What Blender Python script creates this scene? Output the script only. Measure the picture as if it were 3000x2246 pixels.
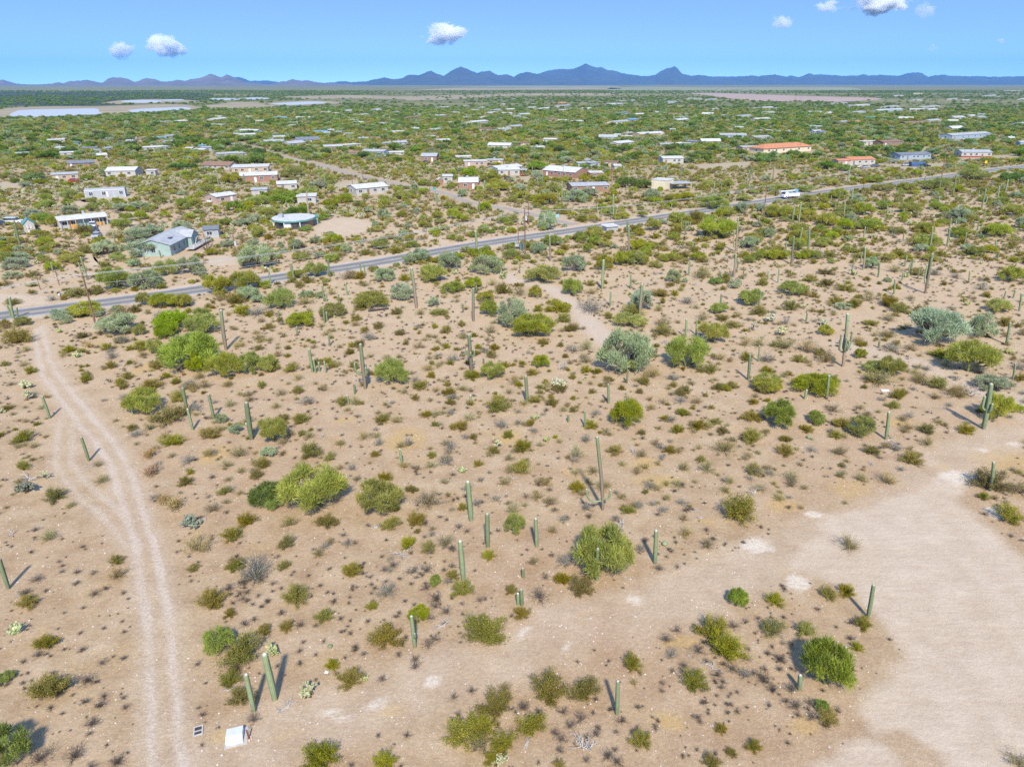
import bpy, math, random
import numpy as np
from mathutils import Vector, Matrix
for o in list(bpy.data.objects): bpy.data.objects.remove(o, do_unlink=True)
scene = bpy.context.scene
# ---------------------------------------------------------------- camera
# measured on the photograph (3000 x 2246): focal length, principal point, horizon row; drone about 40 m up
FW, FH, FOC, PX, PY, HORIZON, CAMH = 3000.0, 2246.0, 2030.0, 1620.0, 1123.0, 243.0, 40.0
PITCH = math.atan((PY-HORIZON)/FOC)
cd = bpy.data.cameras.new('camera'); cam = bpy.data.objects.new('camera', cd); scene.collection.objects.link(cam)
cd.sensor_fit = 'HORIZONTAL'; cd.sensor_width = 36.0; cd.lens = 36.0*FOC/FW
cd.shift_x = -(PX-FW/2)/FW; cd.clip_start = 0.5; cd.clip_end = 200000.0
cam.location = (0, 0, CAMH); cam.rotation_euler = (math.pi/2-PITCH, 0, 0)
scene.camera = cam
# ---------------------------------------------------------------- sky, sun, exposure
SUN_EL, SUN_AZ = math.radians(45), math.radians(170.5)      # azimuth clockwise from +Y (the view direction)
world = bpy.data.worlds.new('World'); scene.world = world; world.use_nodes = True
wn, wl = world.node_tree.nodes, world.node_tree.links
bg = wn['Background']; sky = wn.new('ShaderNodeTexSky'); sky.sky_type = 'NISHITA'; sky.sun_disc = False
sky.sun_elevation = SUN_EL; sky.sun_rotation = SUN_AZ; sky.altitude = 700; sky.air_density = 1.0; sky.dust_density = 0.0; sky.ozone_density = 4.2
tc = wn.new('ShaderNodeTexCoord'); va = wn.new('ShaderNodeVectorMath'); va.operation = 'MULTIPLY_ADD'
va.inputs[1].default_value = (1, 1, 4.2); va.inputs[2].default_value = (0, 0, 0.27)
vn = wn.new('ShaderNodeVectorMath'); vn.operation = 'NORMALIZE'
wl.new(tc.outputs['Generated'], va.inputs[0]); wl.new(va.outputs[0], vn.inputs[0]); wl.new(vn.outputs[0], sky.inputs['Vector'])
wl.new(sky.outputs[0], bg.inputs['Color']); bg.inputs['Strength'].default_value = 0.135
sd = bpy.data.lights.new('sun', 'SUN'); sd.energy = 2.1; sd.angle = math.radians(3.5); sd.color = (1.0, 0.925, 0.80)
sun = bpy.data.objects.new('sun', sd); scene.collection.objects.link(sun)
to_sun = Vector((math.sin(SUN_AZ)*math.cos(SUN_EL), math.cos(SUN_AZ)*math.cos(SUN_EL), math.sin(SUN_EL)))
sun.rotation_euler = to_sun.to_track_quat('Z', 'Y').to_euler()
vs = scene.view_settings; vs.view_transform = 'Standard'; vs.look = 'None'; vs.gamma = 1.0; vs.exposure = 1.6; vs.use_curve_mapping = False
scene.render.engine = 'CYCLES'; scene.cycles.max_bounces = 14; scene.cycles.diffuse_bounces = 2; scene.cycles.transparent_max_bounces = 8
scene.cycles.volume_bounces = 12; scene.cycles.use_denoising = False
# ---------------------------------------------------------------- photo pixel <-> place
cp, sp_ = math.cos(PITCH), math.sin(PITCH)
def ground(u, v, z=0.0):
    x, y = (u-PX)/FOC, -(v-PY)/FOC
    d = (x, cp+y*sp_, -sp_+y*cp); t = (z-CAMH)/d[2]
    return (d[0]*t, d[1]*t, z)
def proj(p):
    X, Y, Z = p[0], p[1], p[2]-CAMH
    f = Y*cp-Z*sp_; up = Y*sp_+Z*cp
    return PX+FOC*X/f, PY-FOC*up/f, f
def height_at(p, vtop):                     # height above ground point p whose top shows at row vtop
    k = (PY-vtop)/FOC; Y = p[1]
    Z = (k*Y*cp-Y*sp_)/(cp+k*sp_)
    return Z+CAMH
TILE = {}
for i, x0 in enumerate((0, 750, 1500, 2200)): TILE['A%d'%i] = (x0, 1646, 800/2208); TILE['B%d'%i] = (x0, 1100, 800/2208)
for i in range(5): TILE['C%d'%i] = (600*i, 740, 600/2212); TILE['D%d'%i] = (600*i, 480, 600/2212); TILE['E%d'%i] = (600*i, 180, 600/2212 if i < 2 else 600/1272)
def tp(t, x, y): x0, y0, s = TILE[t]; return x0+x*s, y0+y*s
rnd = random.Random(7)
rng = np.random.default_rng(11)
# ---------------------------------------------------------------- object helpers
COL = scene.collection
def setp(o, label=None, cat=None, group=None, kind=None):
    if label: o['label'] = label
    if cat: o['category'] = cat
    if group: o['group'] = group
    if kind: o['kind'] = kind
    return o
def mesh_from(V, F, name='m', mats=(), mi=None, smooth=False, attrs=None):
    me = bpy.data.meshes.new(name)
    V = np.asarray(V, dtype=np.float32)
    if isinstance(F, np.ndarray):
        n, k = F.shape
        me.vertices.add(len(V)); me.vertices.foreach_set('co', V.ravel())
        me.loops.add(n*k); me.loops.foreach_set('vertex_index', F.astype(np.int32).ravel())
        me.polygons.add(n); me.polygons.foreach_set('loop_start', np.arange(0, n*k, k, dtype=np.int32))
        me.update(calc_edges=True)
    else:
        me.from_pydata(V.tolist(), [], [list(map(int, f)) for f in F])
    for m in mats: me.materials.append(m)
    if mi is not None: me.polygons.foreach_set('material_index', np.asarray(mi, dtype=np.int32))
    if smooth: me.polygons.foreach_set('use_smooth', np.ones(len(me.polygons), dtype=bool))
    if attrs:
        for k, a in attrs.items():
            at = me.attributes.new(k, 'FLOAT', 'POINT'); at.data.foreach_set('value', np.asarray(a, dtype=np.float32))
    me.update()
    return me
def link(name, me, parent=None, loc=(0, 0, 0), rz=0.0, sc=None):
    o = bpy.data.objects.new(name, me); COL.objects.link(o)
    o.location = loc; o.rotation_euler = (0, 0, rz)
    if sc is not None: o.scale = sc if hasattr(sc, '__len__') else (sc, sc, sc)
    if parent: o.parent = parent
    return o
def empty(name, loc, rz=0.0):
    o = bpy.data.objects.new(name, None); COL.objects.link(o); o.location = loc; o.rotation_euler = (0, 0, rz); o.empty_display_size = .3
    return o
class MB:                                   # collects pieces of one part
    def __init__(s): s.V = []; s.F = []; s.M = []
    def add(s, V, F, m=0):
        b = len(s.V); s.V += [tuple(v) for v in V]; s.F += [[b+i for i in f] for f in F]; s.M += [m]*len(F); return s
    def box(s, x0, x1, y0, y1, z0, z1, m=0):
        V = [(x0,y0,z0),(x1,y0,z0),(x1,y1,z0),(x0,y1,z0),(x0,y0,z1),(x1,y0,z1),(x1,y1,z1),(x0,y1,z1)]
        return s.add(V, [(3,2,1,0),(4,5,6,7),(0,1,5,4),(1,2,6,5),(2,3,7,6),(3,0,4,7)], m)
    def prism(s, prof, x0, x1, m=0, axis='x'):   # closed profile (a, z) extruded along an axis
        n = len(prof); f = (lambda t, a, z: (t, a, z)) if axis == 'x' else (lambda t, a, z: (a, t, z))
        V = [f(x0, a, z) for a, z in prof]+[f(x1, a, z) for a, z in prof]
        F = [tuple(range(n))[::-1], tuple(range(n, 2*n))]+[(i, (i+1) % n, n+(i+1) % n, n+i) for i in range(n)]
        if axis == 'y': F = [t[::-1] for t in F]
        return s.add(V, F, m)
    def tube(s, pts, rad, n=6, m=0, cap=True):
        pts = [Vector(p) for p in pts]; V = []; F = []
        r = rad if hasattr(rad, '__len__') else [rad]*len(pts)
        for i, p in enumerate(pts):
            d = (pts[min(i+1, len(pts)-1)]-pts[max(i-1, 0)]).normalized()
            a = d.orthogonal().normalized() if i == 0 else (a-d*a.dot(d)).normalized()
            b = d.cross(a)
            for k in range(n):
                t = 2*math.pi*k/n; V.append(p+(a*math.cos(t)+b*math.sin(t))*r[i])
        for i in range(len(pts)-1):
            for k in range(n): F.append((i*n+k, i*n+(k+1) % n, (i+1)*n+(k+1) % n, (i+1)*n+k))
        if cap: F.append(tuple(range(n))[::-1]); F.append(tuple(range((len(pts)-1)*n, len(pts)*n)))
        return s.add(V, F, m)
    def mesh(s, name, *mats, smooth=False): return mesh_from(s.V, s.F, name, mats, s.M, smooth)
    def build(s, name, mats, parent=None, loc=(0, 0, 0), rz=0.0, smooth=False):
        return link(name, s.mesh(name, *(mats if isinstance(mats, (list, tuple)) else [mats]), smooth=smooth), parent, loc, rz)
# ---------------------------------------------------------------- materials
def mat(name):
    m = bpy.data.materials.new(name); m.use_nodes = True
    nt = m.node_tree; return m, nt.nodes, nt.links, nt.nodes['Principled BSDF']
def noise(n, l, scale, detail=4, rough=.55, vec=None, dist=0):
    t = n.new('ShaderNodeTexNoise'); t.inputs['Scale'].default_value = scale; t.inputs['Detail'].default_value = detail
    t.inputs['Roughness'].default_value = rough; t.inputs['Distortion'].default_value = dist
    if vec is not None: l.new(vec, t.inputs['Vector'])
    return t.outputs['Fac']
def ramp(n, l, fac, *stops):
    r = n.new('ShaderNodeValToRGB'); e = r.color_ramp.elements
    while len(e) < len(stops): e.new(0.5)
    for k, (p, c) in zip(e, stops): k.position = p; k.color = (*c, 1) if hasattr(c, '__len__') else (c, c, c, 1)
    l.new(fac, r.inputs[0]); return r.outputs[0]
def mix(n, l, fac, a, b, mode='MIX'):
    x = n.new('ShaderNodeMix'); x.data_type = 'RGBA'; x.blend_type = mode
    for s, v in ((x.inputs[0], fac), (x.inputs[6], a), (x.inputs[7], b)):
        if hasattr(v, 'default_value') or hasattr(v, 'links'): l.new(v, s)
        else: s.default_value = (*v, 1) if hasattr(v, '__len__') else v
    return x.outputs[2]
def mth(n, l, op, a, b=None, c=None, clamp=False):
    x = n.new('ShaderNodeMath'); x.operation = op; x.use_clamp = clamp
    for i, v in enumerate((a, b, c)):
        if v is None: continue
        if isinstance(v, (int, float)): x.inputs[i].default_value = v
        else: l.new(v, x.inputs[i])
    return x.outputs[0]
def attr(n, name): a = n.new('ShaderNodeAttribute'); a.attribute_name = name; return a.outputs['Fac']
def bump(n, l, p, h, strength=.4, dist=.05):
    b = n.new('ShaderNodeBump'); b.inputs['Strength'].default_value = strength; b.inputs['Distance'].default_value = dist
    l.new(h, b.inputs['Height']); l.new(b.outputs[0], p.inputs['Normal'])
def pos(n): return n.new('ShaderNodeNewGeometry').outputs['Position']
_pl = {}
def plain(name, col, rough=.7, metal=0.0, wear=.12, scale=3.0):
    if name in _pl: return _pl[name]
    m, n, l, p = mat(name)
    tcn = n.new('ShaderNodeTexCoord').outputs['Object']
    f = noise(n, l, scale, 5, .6, tcn)
    dark = tuple(c*(1-wear*1.6) for c in col); lite = tuple(min(1, c*(1+wear)) for c in col)
    l.new(ramp(n, l, f, (.3, dark), (.7, lite)), p.inputs['Base Color'])
    p.inputs['Roughness'].default_value = rough; p.inputs['Metallic'].default_value = metal
    _pl[name] = m; return m
def foliage(name, dark, lite, var=.18, trans=.25, tip=None):
    m, n, l, p = mat(name)
    c = mix(n, l, attr(n, 'tone'), dark, lite)
    r = n.new('ShaderNodeObjectInfo').outputs['Random']
    hsv = n.new('ShaderNodeHueSaturation'); l.new(c, hsv.inputs['Color'])
    l.new(mth(n, l, 'MULTIPLY_ADD', r, 2*var, 1-var), hsv.inputs['Value'])
    l.new(mth(n, l, 'MULTIPLY_ADD', mth(n, l, 'FRACT', mth(n, l, 'MULTIPLY', r, 7.31)), .045, .478), hsv.inputs['Hue'])
    l.new(mth(n, l, 'MULTIPLY_ADD', mth(n, l, 'FRACT', mth(n, l, 'MULTIPLY', r, 13.7)), .3, .85), hsv.inputs['Saturation'])
    l.new(hsv.outputs[0], p.inputs['Base Color']); p.inputs['Roughness'].default_value = .65; p.inputs['Specular IOR Level'].default_value = .25
    t = n.new('ShaderNodeBsdfTranslucent'); l.new(hsv.outputs[0], t.inputs['Color'])
    ms = n.new('ShaderNodeMixShader'); ms.inputs[0].default_value = trans
    l.new(p.outputs[0], ms.inputs[1]); l.new(t.outputs[0], ms.inputs[2]); l.new(ms.outputs[0], n['Material Output'].inputs['Surface'])
    return m
# ================================================================ THE GROUND
def gp(pts): return np.array([ground(u, v)[:2] for u, v in pts])
def vnoise(x, y, s, seed=0):                # smooth value noise, 0..1
    x = np.asarray(x)/s; y = np.asarray(y)/s
    xi, yi = np.floor(x), np.floor(y); fx, fy = x-xi, y-yi
    fx = fx*fx*(3-2*fx); fy = fy*fy*(3-2*fy)
    h = lambda a, b: np.modf(np.abs(np.sin(a*127.1+b*311.7+seed*74.7)*43758.5453))[0]
    return (h(xi, yi)*(1-fx)+h(xi+1, yi)*fx)*(1-fy)+(h(xi, yi+1)*(1-fx)+h(xi+1, yi+1)*fx)*fy
def fbm(x, y, s, seed=0): return .55*vnoise(x, y, s, seed)+.3*vnoise(x, y, s*.47, seed+1)+.15*vnoise(x, y, s*.21, seed+2)
def dpoly(x, y, P):
    d = np.full(np.shape(x), 1e9)
    for (ax, ay), (bx, by) in zip(P[:-1], P[1:]):
        ux, uy = bx-ax, by-ay; L = ux*ux+uy*uy+1e-9
        t = np.clip(((x-ax)*ux+(y-ay)*uy)/L, 0, 1)
        d = np.minimum(d, np.hypot(x-ax-t*ux, y-ay-t*uy))
    return d
def inside(x, y, P):
    r = np.zeros(np.shape(x), bool)
    for (ax, ay), (bx, by) in zip(P, np.roll(P, -1, 0)):
        c = ((ay > y) != (by > y)) & (x < (bx-ax)*(y-ay)/((by-ay) if by != ay else 1e-9)+ax); r ^= c
    return r
def smooth(a, b, t): t = np.clip((t-a)/(b-a), 0, 1); return t*t*(3-2*t)
def soft(x, y, P, w): d = dpoly(x, y, np.vstack([P, P[:1]])); d = np.where(inside(x, y, P), d, -d); return smooth(-w, w, d)
def catmull(P, k=6):
    P = np.asarray(P, float); Q = np.vstack([2*P[0]-P[1], P, 2*P[-1]-P[-2]]); out = []
    for i in range(1, len(Q)-2):
        a, b, c, d = Q[i-1], Q[i], Q[i+1], Q[i+2]
        for t in np.arange(k)/k: out.append(.5*((2*b)+(c-a)*t+(2*a-5*b+4*c-d)*t*t+(3*b-a-3*c+d)*t**3))
    out.append(P[-1]); return np.array(out)
RUT_L = gp([(108,938),(104,998),(113,1052),(127,1100),(177,1172),(235,1245),(297,1320),(333,1390),(355,1462),(377,1535),(398,1607),(413,1680),(427,1791),(435,1936),(444,2081),(449,2226),(455,2380)])
RUT_R = gp([(118,938),(133,998),(145,1052),(172,1100),(228,1172),(290,1245),(344,1317),(384,1390),(409,1462),(431,1535),(456,1607),(475,1680),(493,1791),(507,1936),(520,2081),(536,2226),(555,2380)])
LOOP_A = gp([tp('B0', *q) for q in ((520,260),(495,330),(470,450),(455,600),(470,740),(530,850),(650,980),(780,1100),(900,1220),(1010,1370),(1090,1500))])
LOOP_B = gp([tp('B0', *q) for q in ((560,290),(600,400),(590,500),(575,640),(620,770),(720,880),(850,980),(960,1100),(1060,1240),(1120,1400))])
RUTS = [catmull(q, 4) for q in (RUT_L, RUT_R, LOOP_A, LOOP_B)]
SWATH = catmull(gp([(560,2330),(690,2220),(822,2146),(1040,2070),(1257,1994),(1510,1907),(1681,1827),(1899,1784),(2116,1708),(2225,1650),(2417,1580),(2600,1500),(2720,1400),(2830,1330),(2950,1270),(3100,1220)]), 4)
CLEAR = gp([(2403,1509),(2526,1484),(2682,1433),(2743,1383),(2838,1390),(2798,1462),(2870,1517),(2925,1571),(3000,1636),(3150,1730),(3300,2100),(3100,2500),(2600,2500),(2381,2260),(2544,2146),(2519,2081),(2562,2008),(2653,1936),(2635,1881),(2562,1791),(2497,1737),(2403,1690),(2320,1670),(2300,1640),(2403,1571)])
WASH = catmull(gp([(1470,800),(1500,822),(1553,827),(1607,840),(1647,868),(1690,905),(1735,955),(1790,1010)]), 4)
WASH2 = catmull(gp([(2480,1010),(2600,1050),(2700,1070),(2790,1100),(2900,1150),(3050,1180)]), 4)
BROWN = gp([(2530,2150),(2640,2140),(2720,2190),(2790,2290),(2680,2290),(2610,2210)])
def blob(lst): return [(*ground(cx, cy)[:2], abs(ground(cx+rx, cy)[0]-ground(cx-rx, cy)[0])/2, abs(ground(cx, cy-ry)[1]-ground(cx, cy+ry)[1])/2) for cx, cy, rx, ry in lst]
WHITE = blob([(2228,1598,52,22),(1262,1998,24,14),(1112,2070,30,15),(985,2098,60,12),(1848,1762,26,13),(2810,1398,60,22),(2905,1500,32,14),(1678,1897,22,8),(2960,1296,22,8),(2878,1318,22,7),(1530,1850,12,12),(2345,1710,40,22),(2385,1505,26,9)])
YELL = blob([(2478,1425,70,34),(2765,1370,30,9),(832,2150,50,16),(2350,2125,70,38),(2940,1350,110,42),(2300,1480,60,26),(1885,1350,60,22),(1190,1285,80,40),(1930,1405,90,24),(1690,1385,50,24),(2630,1235,60,22),(660,2160,60,30),(1160,2090,40,20),(1990,1885,60,26),(1960,2110,80,34),(1010,1230,40,12),(640,1330,60,30),(270,1010,30,14),(1490,1280,50,30),(420,1080,40,30),(2080,1525,40,10)])
def fields(x, y):
    wx = x+1.6*(fbm(x, y, 5., 3)-.5)+.5*(vnoise(x, y, .9, 8)-.5); wy = y+1.6*(fbm(x, y, 5., 5)-.5)+.5*(vnoise(x, y, .9, 9)-.5)
    rx = x+.35*(vnoise(x, y, 3., 21)-.5); ry = y+.35*(vnoise(x, y, 3., 22)-.5)
    tr = np.zeros(np.shape(x))
    for k, P in enumerate(RUTS):
        d = dpoly(rx, ry, P); s = (1, 1, .62, .62)[k]
        tr = np.maximum(tr, s*(1-smooth(.14, .62, d))*(.62+.5*vnoise(x, y, 2.2, 31+k)))
        tr = np.maximum(tr, .3*s*(1-smooth(.3, 1.7, d)))
    pale = soft(wx, wy, CLEAR, .8)*(.86+.3*(fbm(x, y, 7., 41)-.35))
    sw = (1-smooth(1.6, 4.3, dpoly(wx, wy, SWATH)))*(.35+.75*fbm(x, y, 6., 43))*.55
    wash = np.maximum(1-smooth(.8, 3.0, dpoly(wx, wy, WASH)), (1-smooth(1.2, 4.5, dpoly(wx, wy, WASH2)))*.7)
    wh = np.zeros(np.shape(x)); ye = np.zeros(np.shape(x))
    for cx, cy, a, b in WHITE: wh = np.maximum(wh, 1-smooth(.55, 1.15, np.hypot((wx-cx)/a, (wy-cy)/b)+.35*(vnoise(x, y, 1.1, 55)-.5)))
    for cx, cy, a, b in YELL: ye = np.maximum(ye, (1-smooth(.3, 1.2, np.hypot((wx-cx)/a, (wy-cy)/b)))*(.3+1.0*fbm(x, y, 1.6, 57)))
    br = soft(wx, wy, BROWN, .6)*.8
    return {'track': np.clip(np.maximum(tr, .75*wash), 0, 1), 'pale': np.clip(np.maximum(pale, sw)*(1-br), 0, 1), 'white': np.clip(wh, 0, 1), 'yel': np.clip(ye, 0, 1)}
def ground_material():
    m, n, l, p = mat('desert_soil'); P = pos(n)
    big = noise(n, l, .035, 5, .6, P); mid = noise(n, l, .35, 6, .62, P); fine = noise(n, l, 3.0, 5, .7, P)
    grit = noise(n, l, 24., 3, .75, P)
    c = ramp(n, l, mid, (.28, (.315, .208, .115)), (.5, (.410, .295, .175)), (.74, (.495, .375, .245)))
    c = mix(n, l, mth(n, l, 'MULTIPLY', ramp(n, l, big, (.38, 0.), (.68, 1.)), .55), c, (.37, .232, .138))
    sx = n.new('ShaderNodeSeparateXYZ'); l.new(P, sx.inputs[0])          # ground colour mixed brighter and creamier with distance, border shifted by noise
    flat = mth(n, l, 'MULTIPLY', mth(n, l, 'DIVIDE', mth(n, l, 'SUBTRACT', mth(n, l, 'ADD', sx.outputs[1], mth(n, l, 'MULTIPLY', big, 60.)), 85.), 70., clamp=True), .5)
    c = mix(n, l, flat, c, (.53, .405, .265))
    yn = mth(n, l, 'MULTIPLY', ramp(n, l, noise(n, l, .16, 6, .7, P, .4), (.53, 0.), (.70, 1.)), .42)
    yn = mth(n, l, 'MAXIMUM', yn, mth(n, l, 'MULTIPLY', attr(n, 'yel'), 1.35, clamp=True))
    g8 = noise(n, l, 8.0, 4, .7, P)
    def rag(name, amt=.55):                # break soft borders up with grain
        e = mth(n, l, 'ADD', mth(n, l, 'MULTIPLY', mth(n, l, 'SUBTRACT', fine, .5), amt), mth(n, l, 'MULTIPLY', mth(n, l, 'SUBTRACT', g8, .5), amt))
        a_ = attr(n, name); return mth(n, l, 'MULTIPLY', a_, mth(n, l, 'ADD', 1.0, mth(n, l, 'MULTIPLY', e, 2.2)), clamp=True)
    c = mix(n, l, mth(n, l, 'MULTIPLY', yn, ramp(n, l, fine, (.3, .25), (.65, 1.))), c, (.47, .315, .125))
    mp2 = n.new('ShaderNodeMapping'); mp2.inputs['Rotation'].default_value = (0, 0, .62); mp2.inputs['Scale'].default_value = (.25, 2.2, 1); l.new(P, mp2.inputs[0])
    streak = noise(n, l, 1.0, 5, .65, mp2.outputs[0], .6)
    pc = ramp(n, l, mid, (.3, (.475, .375, .268)), (.7, (.56, .46, .345))); pc = mix(n, l, ramp(n, l, streak, (.36, .4), (.56, 0.)), pc, (.43, .325, .235))
    c = mix(n, l, mth(n, l, 'MULTIPLY', rag('pale', .3), .95), c, pc)
    c = mix(n, l, mth(n, l, 'MULTIPLY', rag('track', .45), .95), c, (.515, .42, .325))
    c = mix(n, l, mth(n, l, 'MULTIPLY', rag('white', .9), .75), c, (.64, .56, .45))
    # grain of the soil
    gv = mth(n, l, 'MULTIPLY', ramp(n, l, fine, (.25, .80), (.72, 1.16)), ramp(n, l, g8, (.25, .78), (.72, 1.18)))
    hv = n.new('ShaderNodeMix'); hv.data_type = 'RGBA'; hv.blend_type = 'MULTIPLY'; l.new(mth(n, l, 'MULTIPLY_ADD', attr(n, 'pale'), -.75, 1.0, clamp=True), hv.inputs[0])
    l.new(c, hv.inputs[6]); l.new(gv, hv.inputs[7]); c = hv.outputs[2]
    # gravel grain: dark grit and pale stones
    c = mix(n, l, ramp(n, l, grit, (.30, .38), (.46, 0.)), c, (.17, .115, .08))
    vo = n.new('ShaderNodeTexVoronoi'); vo.inputs['Scale'].default_value = 5.5; l.new(P, vo.inputs['Vector'])
    st = mth(n, l, 'LESS_THAN', vo.outputs['Distance'], mth(n, l, 'MULTIPLY', ramp(n, l, noise(n, l, .5, 3, .6, P), (.42, 0.), (.7, 1.)), .30))
    c = mix(n, l, mth(n, l, 'MULTIPLY', st, .5), c, (.60, .52, .45))
    # far plain: brush cover too distant to tell apart
    far = mth(n, l, 'DIVIDE', mth(n, l, 'SUBTRACT', sx.outputs[1], 220.), 800., clamp=True)
    mp = n.new('ShaderNodeMapping'); mp.inputs['Scale'].default_value = (.0012, .0030, 1); l.new(P, mp.inputs[0])
    bands = noise(n, l, 1.0, 7, .62, mp.outputs[0])
    tuft = noise(n, l, .05, 6, .75, P)
    gcol = ramp(n, l, bands, (.30, (.070, .100, .040)), (.47, (.100, .130, .050)), (.60, (.170, .175, .075)), (.72, (.235, .195, .120)))
    cover = mth(n, l, 'MULTIPLY', mth(n, l, 'POWER', far, .6), ramp(n, l, tuft, (.34, .55), (.6, 1.)))
    c = mix(n, l, cover, c, gcol)
    hsv = n.new('ShaderNodeHueSaturation'); l.new(c, hsv.inputs['Color'])
    l.new(hsv.outputs[0], p.inputs['Base Color']); p.inputs['Roughness'].default_value = .95; p.inputs['Specular IOR Level'].default_value = .1
    h = mth(n, l, 'ADD', mth(n, l, 'MULTIPLY', fine, .7), mth(n, l, 'ADD', mth(n, l, 'MULTIPLY', grit, .22), mth(n, l, 'MULTIPLY', mid, 1.2)))
    h = mth(n, l, 'ADD', h, mth(n, l, 'MULTIPLY', st, .15))
    bump(n, l, p, h, .55, .22)
    return m
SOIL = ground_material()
NX0, NX1, NY0, NY1, RES = -92., 120., 14., 190., .5
def make_ground():
    xs = np.arange(NX0, NX1+.01, RES); ys = np.arange(NY0, NY1+.01, RES); X, Y = np.meshgrid(xs, ys)
    nx, ny = len(xs), len(ys); f = fields(X.ravel(), Y.ravel())
    V = np.stack([X.ravel(), Y.ravel(), np.zeros(X.size)], 1)
    i = np.arange(nx-1)[None, :]+nx*np.arange(ny-1)[:, None]; i = i.ravel(); F = np.stack([i, i+1, i+1+nx, i+nx], 1)
    xo = [-26000, -3000, -400, NX0, NX1, 400, 3000, 26000]; yo = [-2500, -300, NY0, NY1, 400, 2500, 20500]
    b = len(V); W = np.array([(x, y, 0.) for y in yo for x in xo]); G = []
    for a in range(len(yo)-1):
        for c in range(len(xo)-1):
            if a == 2 and c == 3: continue
            k = b+a*len(xo)+c; G.append((k, k+1, k+1+len(xo), k+len(xo)))
    at = {k: np.concatenate([v, np.zeros(len(W))]) for k, v in f.items()}
    # the outer ring touches the fine grid only where the fields have faded out
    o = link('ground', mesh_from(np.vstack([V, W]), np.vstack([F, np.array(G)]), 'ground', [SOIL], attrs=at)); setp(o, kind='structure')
def patch(name, x0, x1, y0, y1, res, keep, z):
    xs = np.arange(x0, x1, res); ys = np.arange(y0, y1, res); X, Y = np.meshgrid(xs, ys); nx = len(xs)
    k = keep(X, Y); c = k[:-1, :-1] & k[1:, :-1] & k[:-1, 1:] & k[1:, 1:]
    yy, xx = np.nonzero(c); i = yy*nx+xx; F = np.stack([i, i+1, i+1+nx, i+nx], 1)
    u, inv = np.unique(F, return_inverse=True); F = inv.reshape(F.shape)
    x, y = X.ravel()[u], Y.ravel()[u]; V = np.stack([x, y, np.full(len(x), z)], 1)
    o = link(name, mesh_from(V, F, name, [SOIL], attrs=fields(x, y))); return setp(o, kind='structure')
make_ground()
patch('dirt_track', -88, -8, 16, 122, .2, lambda X, Y: np.minimum.reduce([dpoly(X, Y, P) for P in RUTS]) < 1.9, .006)
patch('dirt_clearing', 12, 60, 16, 80, .3, lambda X, Y: soft(X, Y, CLEAR, 2.6) > .02, .008)
# --------------------------------------------------------------- roads
def ribbon(P, half, z, off=0.0):
    P = np.asarray(P); T = np.gradient(P, axis=0); T /= np.linalg.norm(T, axis=1)[:, None]; N = np.stack([-T[:, 1], T[:, 0]], 1)
    a = P+N*(off+half); b = P+N*(off-half); k = len(P)
    V = np.zeros((2*k, 3)); V[:k, :2] = a; V[k:, :2] = b; V[:, 2] = z
    i = np.arange(k-1); return V, np.stack([i, i+k, i+k+1, i+1], 1)
ROADPX = [(-160,945),(-60,932),(0,924),(149,908),(282,888),(578,851),(746,821),(980,789),(1183,756),(1322,727),(1471,706),(1607,685),(1715,670),(1800,657),(1881,643),(1990,628),(2098,612),(2193,597),(2288,582),(2400,565),(2563,543),(2698,528),(2834,508),(2930,496),(3060,482),(3300,462)]
RP = gp(ROADPX)
def resample(P, step):
    d = np.r_[0, np.cumsum(np.hypot(*np.diff(P, axis=0).T))]; s = np.arange(0, d[-1], step)
    return np.stack([np.interp(s, d, P[:, 0]), np.interp(s, d, P[:, 1])], 1)
def smoothed(P, w=9):
    K = np.ones(w)/w; Q = np.stack([np.convolve(np.pad(P[:, k], w//2, mode='edge'), K, 'valid') for k in (0, 1)], 1); return Q
ROAD = smoothed(resample(catmull(RP, 6), 3.0), 11)
SIDE = smoothed(resample(catmull(gp([(1735,664),(1700,660),(1640,650),(1566,629),(1458,607),(1390,599),(1336,578),(1280,560),(1170,540),(1110,527),(1010,505),(931,481),(871,470),(760,438),(657,416)]), 6), 3.0), 5)
def asphalt(name, base, lite):
    m, n, l, p = mat(name); P = pos(n)
    a = noise(n, l, .25, 6, .65, P); b = noise(n, l, 9., 3, .7, P)
    c = ramp(n, l, a, (.3, base), (.7, lite)); c = mix(n, l, ramp(n, l, b, (.35, .25), (.6, 0.)), c, tuple(x*.6 for x in base))
    l.new(c, p.inputs['Base Color']); p.inputs['Roughness'].default_value = .9; bump(n, l, p, b, .3, .02); return m
ASPH = asphalt('worn_asphalt', (.21, .20, .19), (.29, .28, .265)); ASPH2 = asphalt('sealed_lane', (.14, .135, .13), (.20, .19, .18))
def strip(name, P, half, z, m, off=0.0, parent=None):
    V, F = ribbon(P, half, z, off); o = link(name, mesh_from(V, F, name, [m]), parent)
    if parent is None: setp(o, kind='structure')
    return o
SHOULDER, n_, l_, p_ = mat('road_shoulder_dirt'); P_ = pos(n_)
l_.new(ramp(n_, l_, noise(n_, l_, .8, 6, .7, P_), (.3, (.36, .27, .205)), (.7, (.47, .375, .30))), p_.inputs['Base Color']); p_.inputs['Roughness'].default_value = .95
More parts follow.
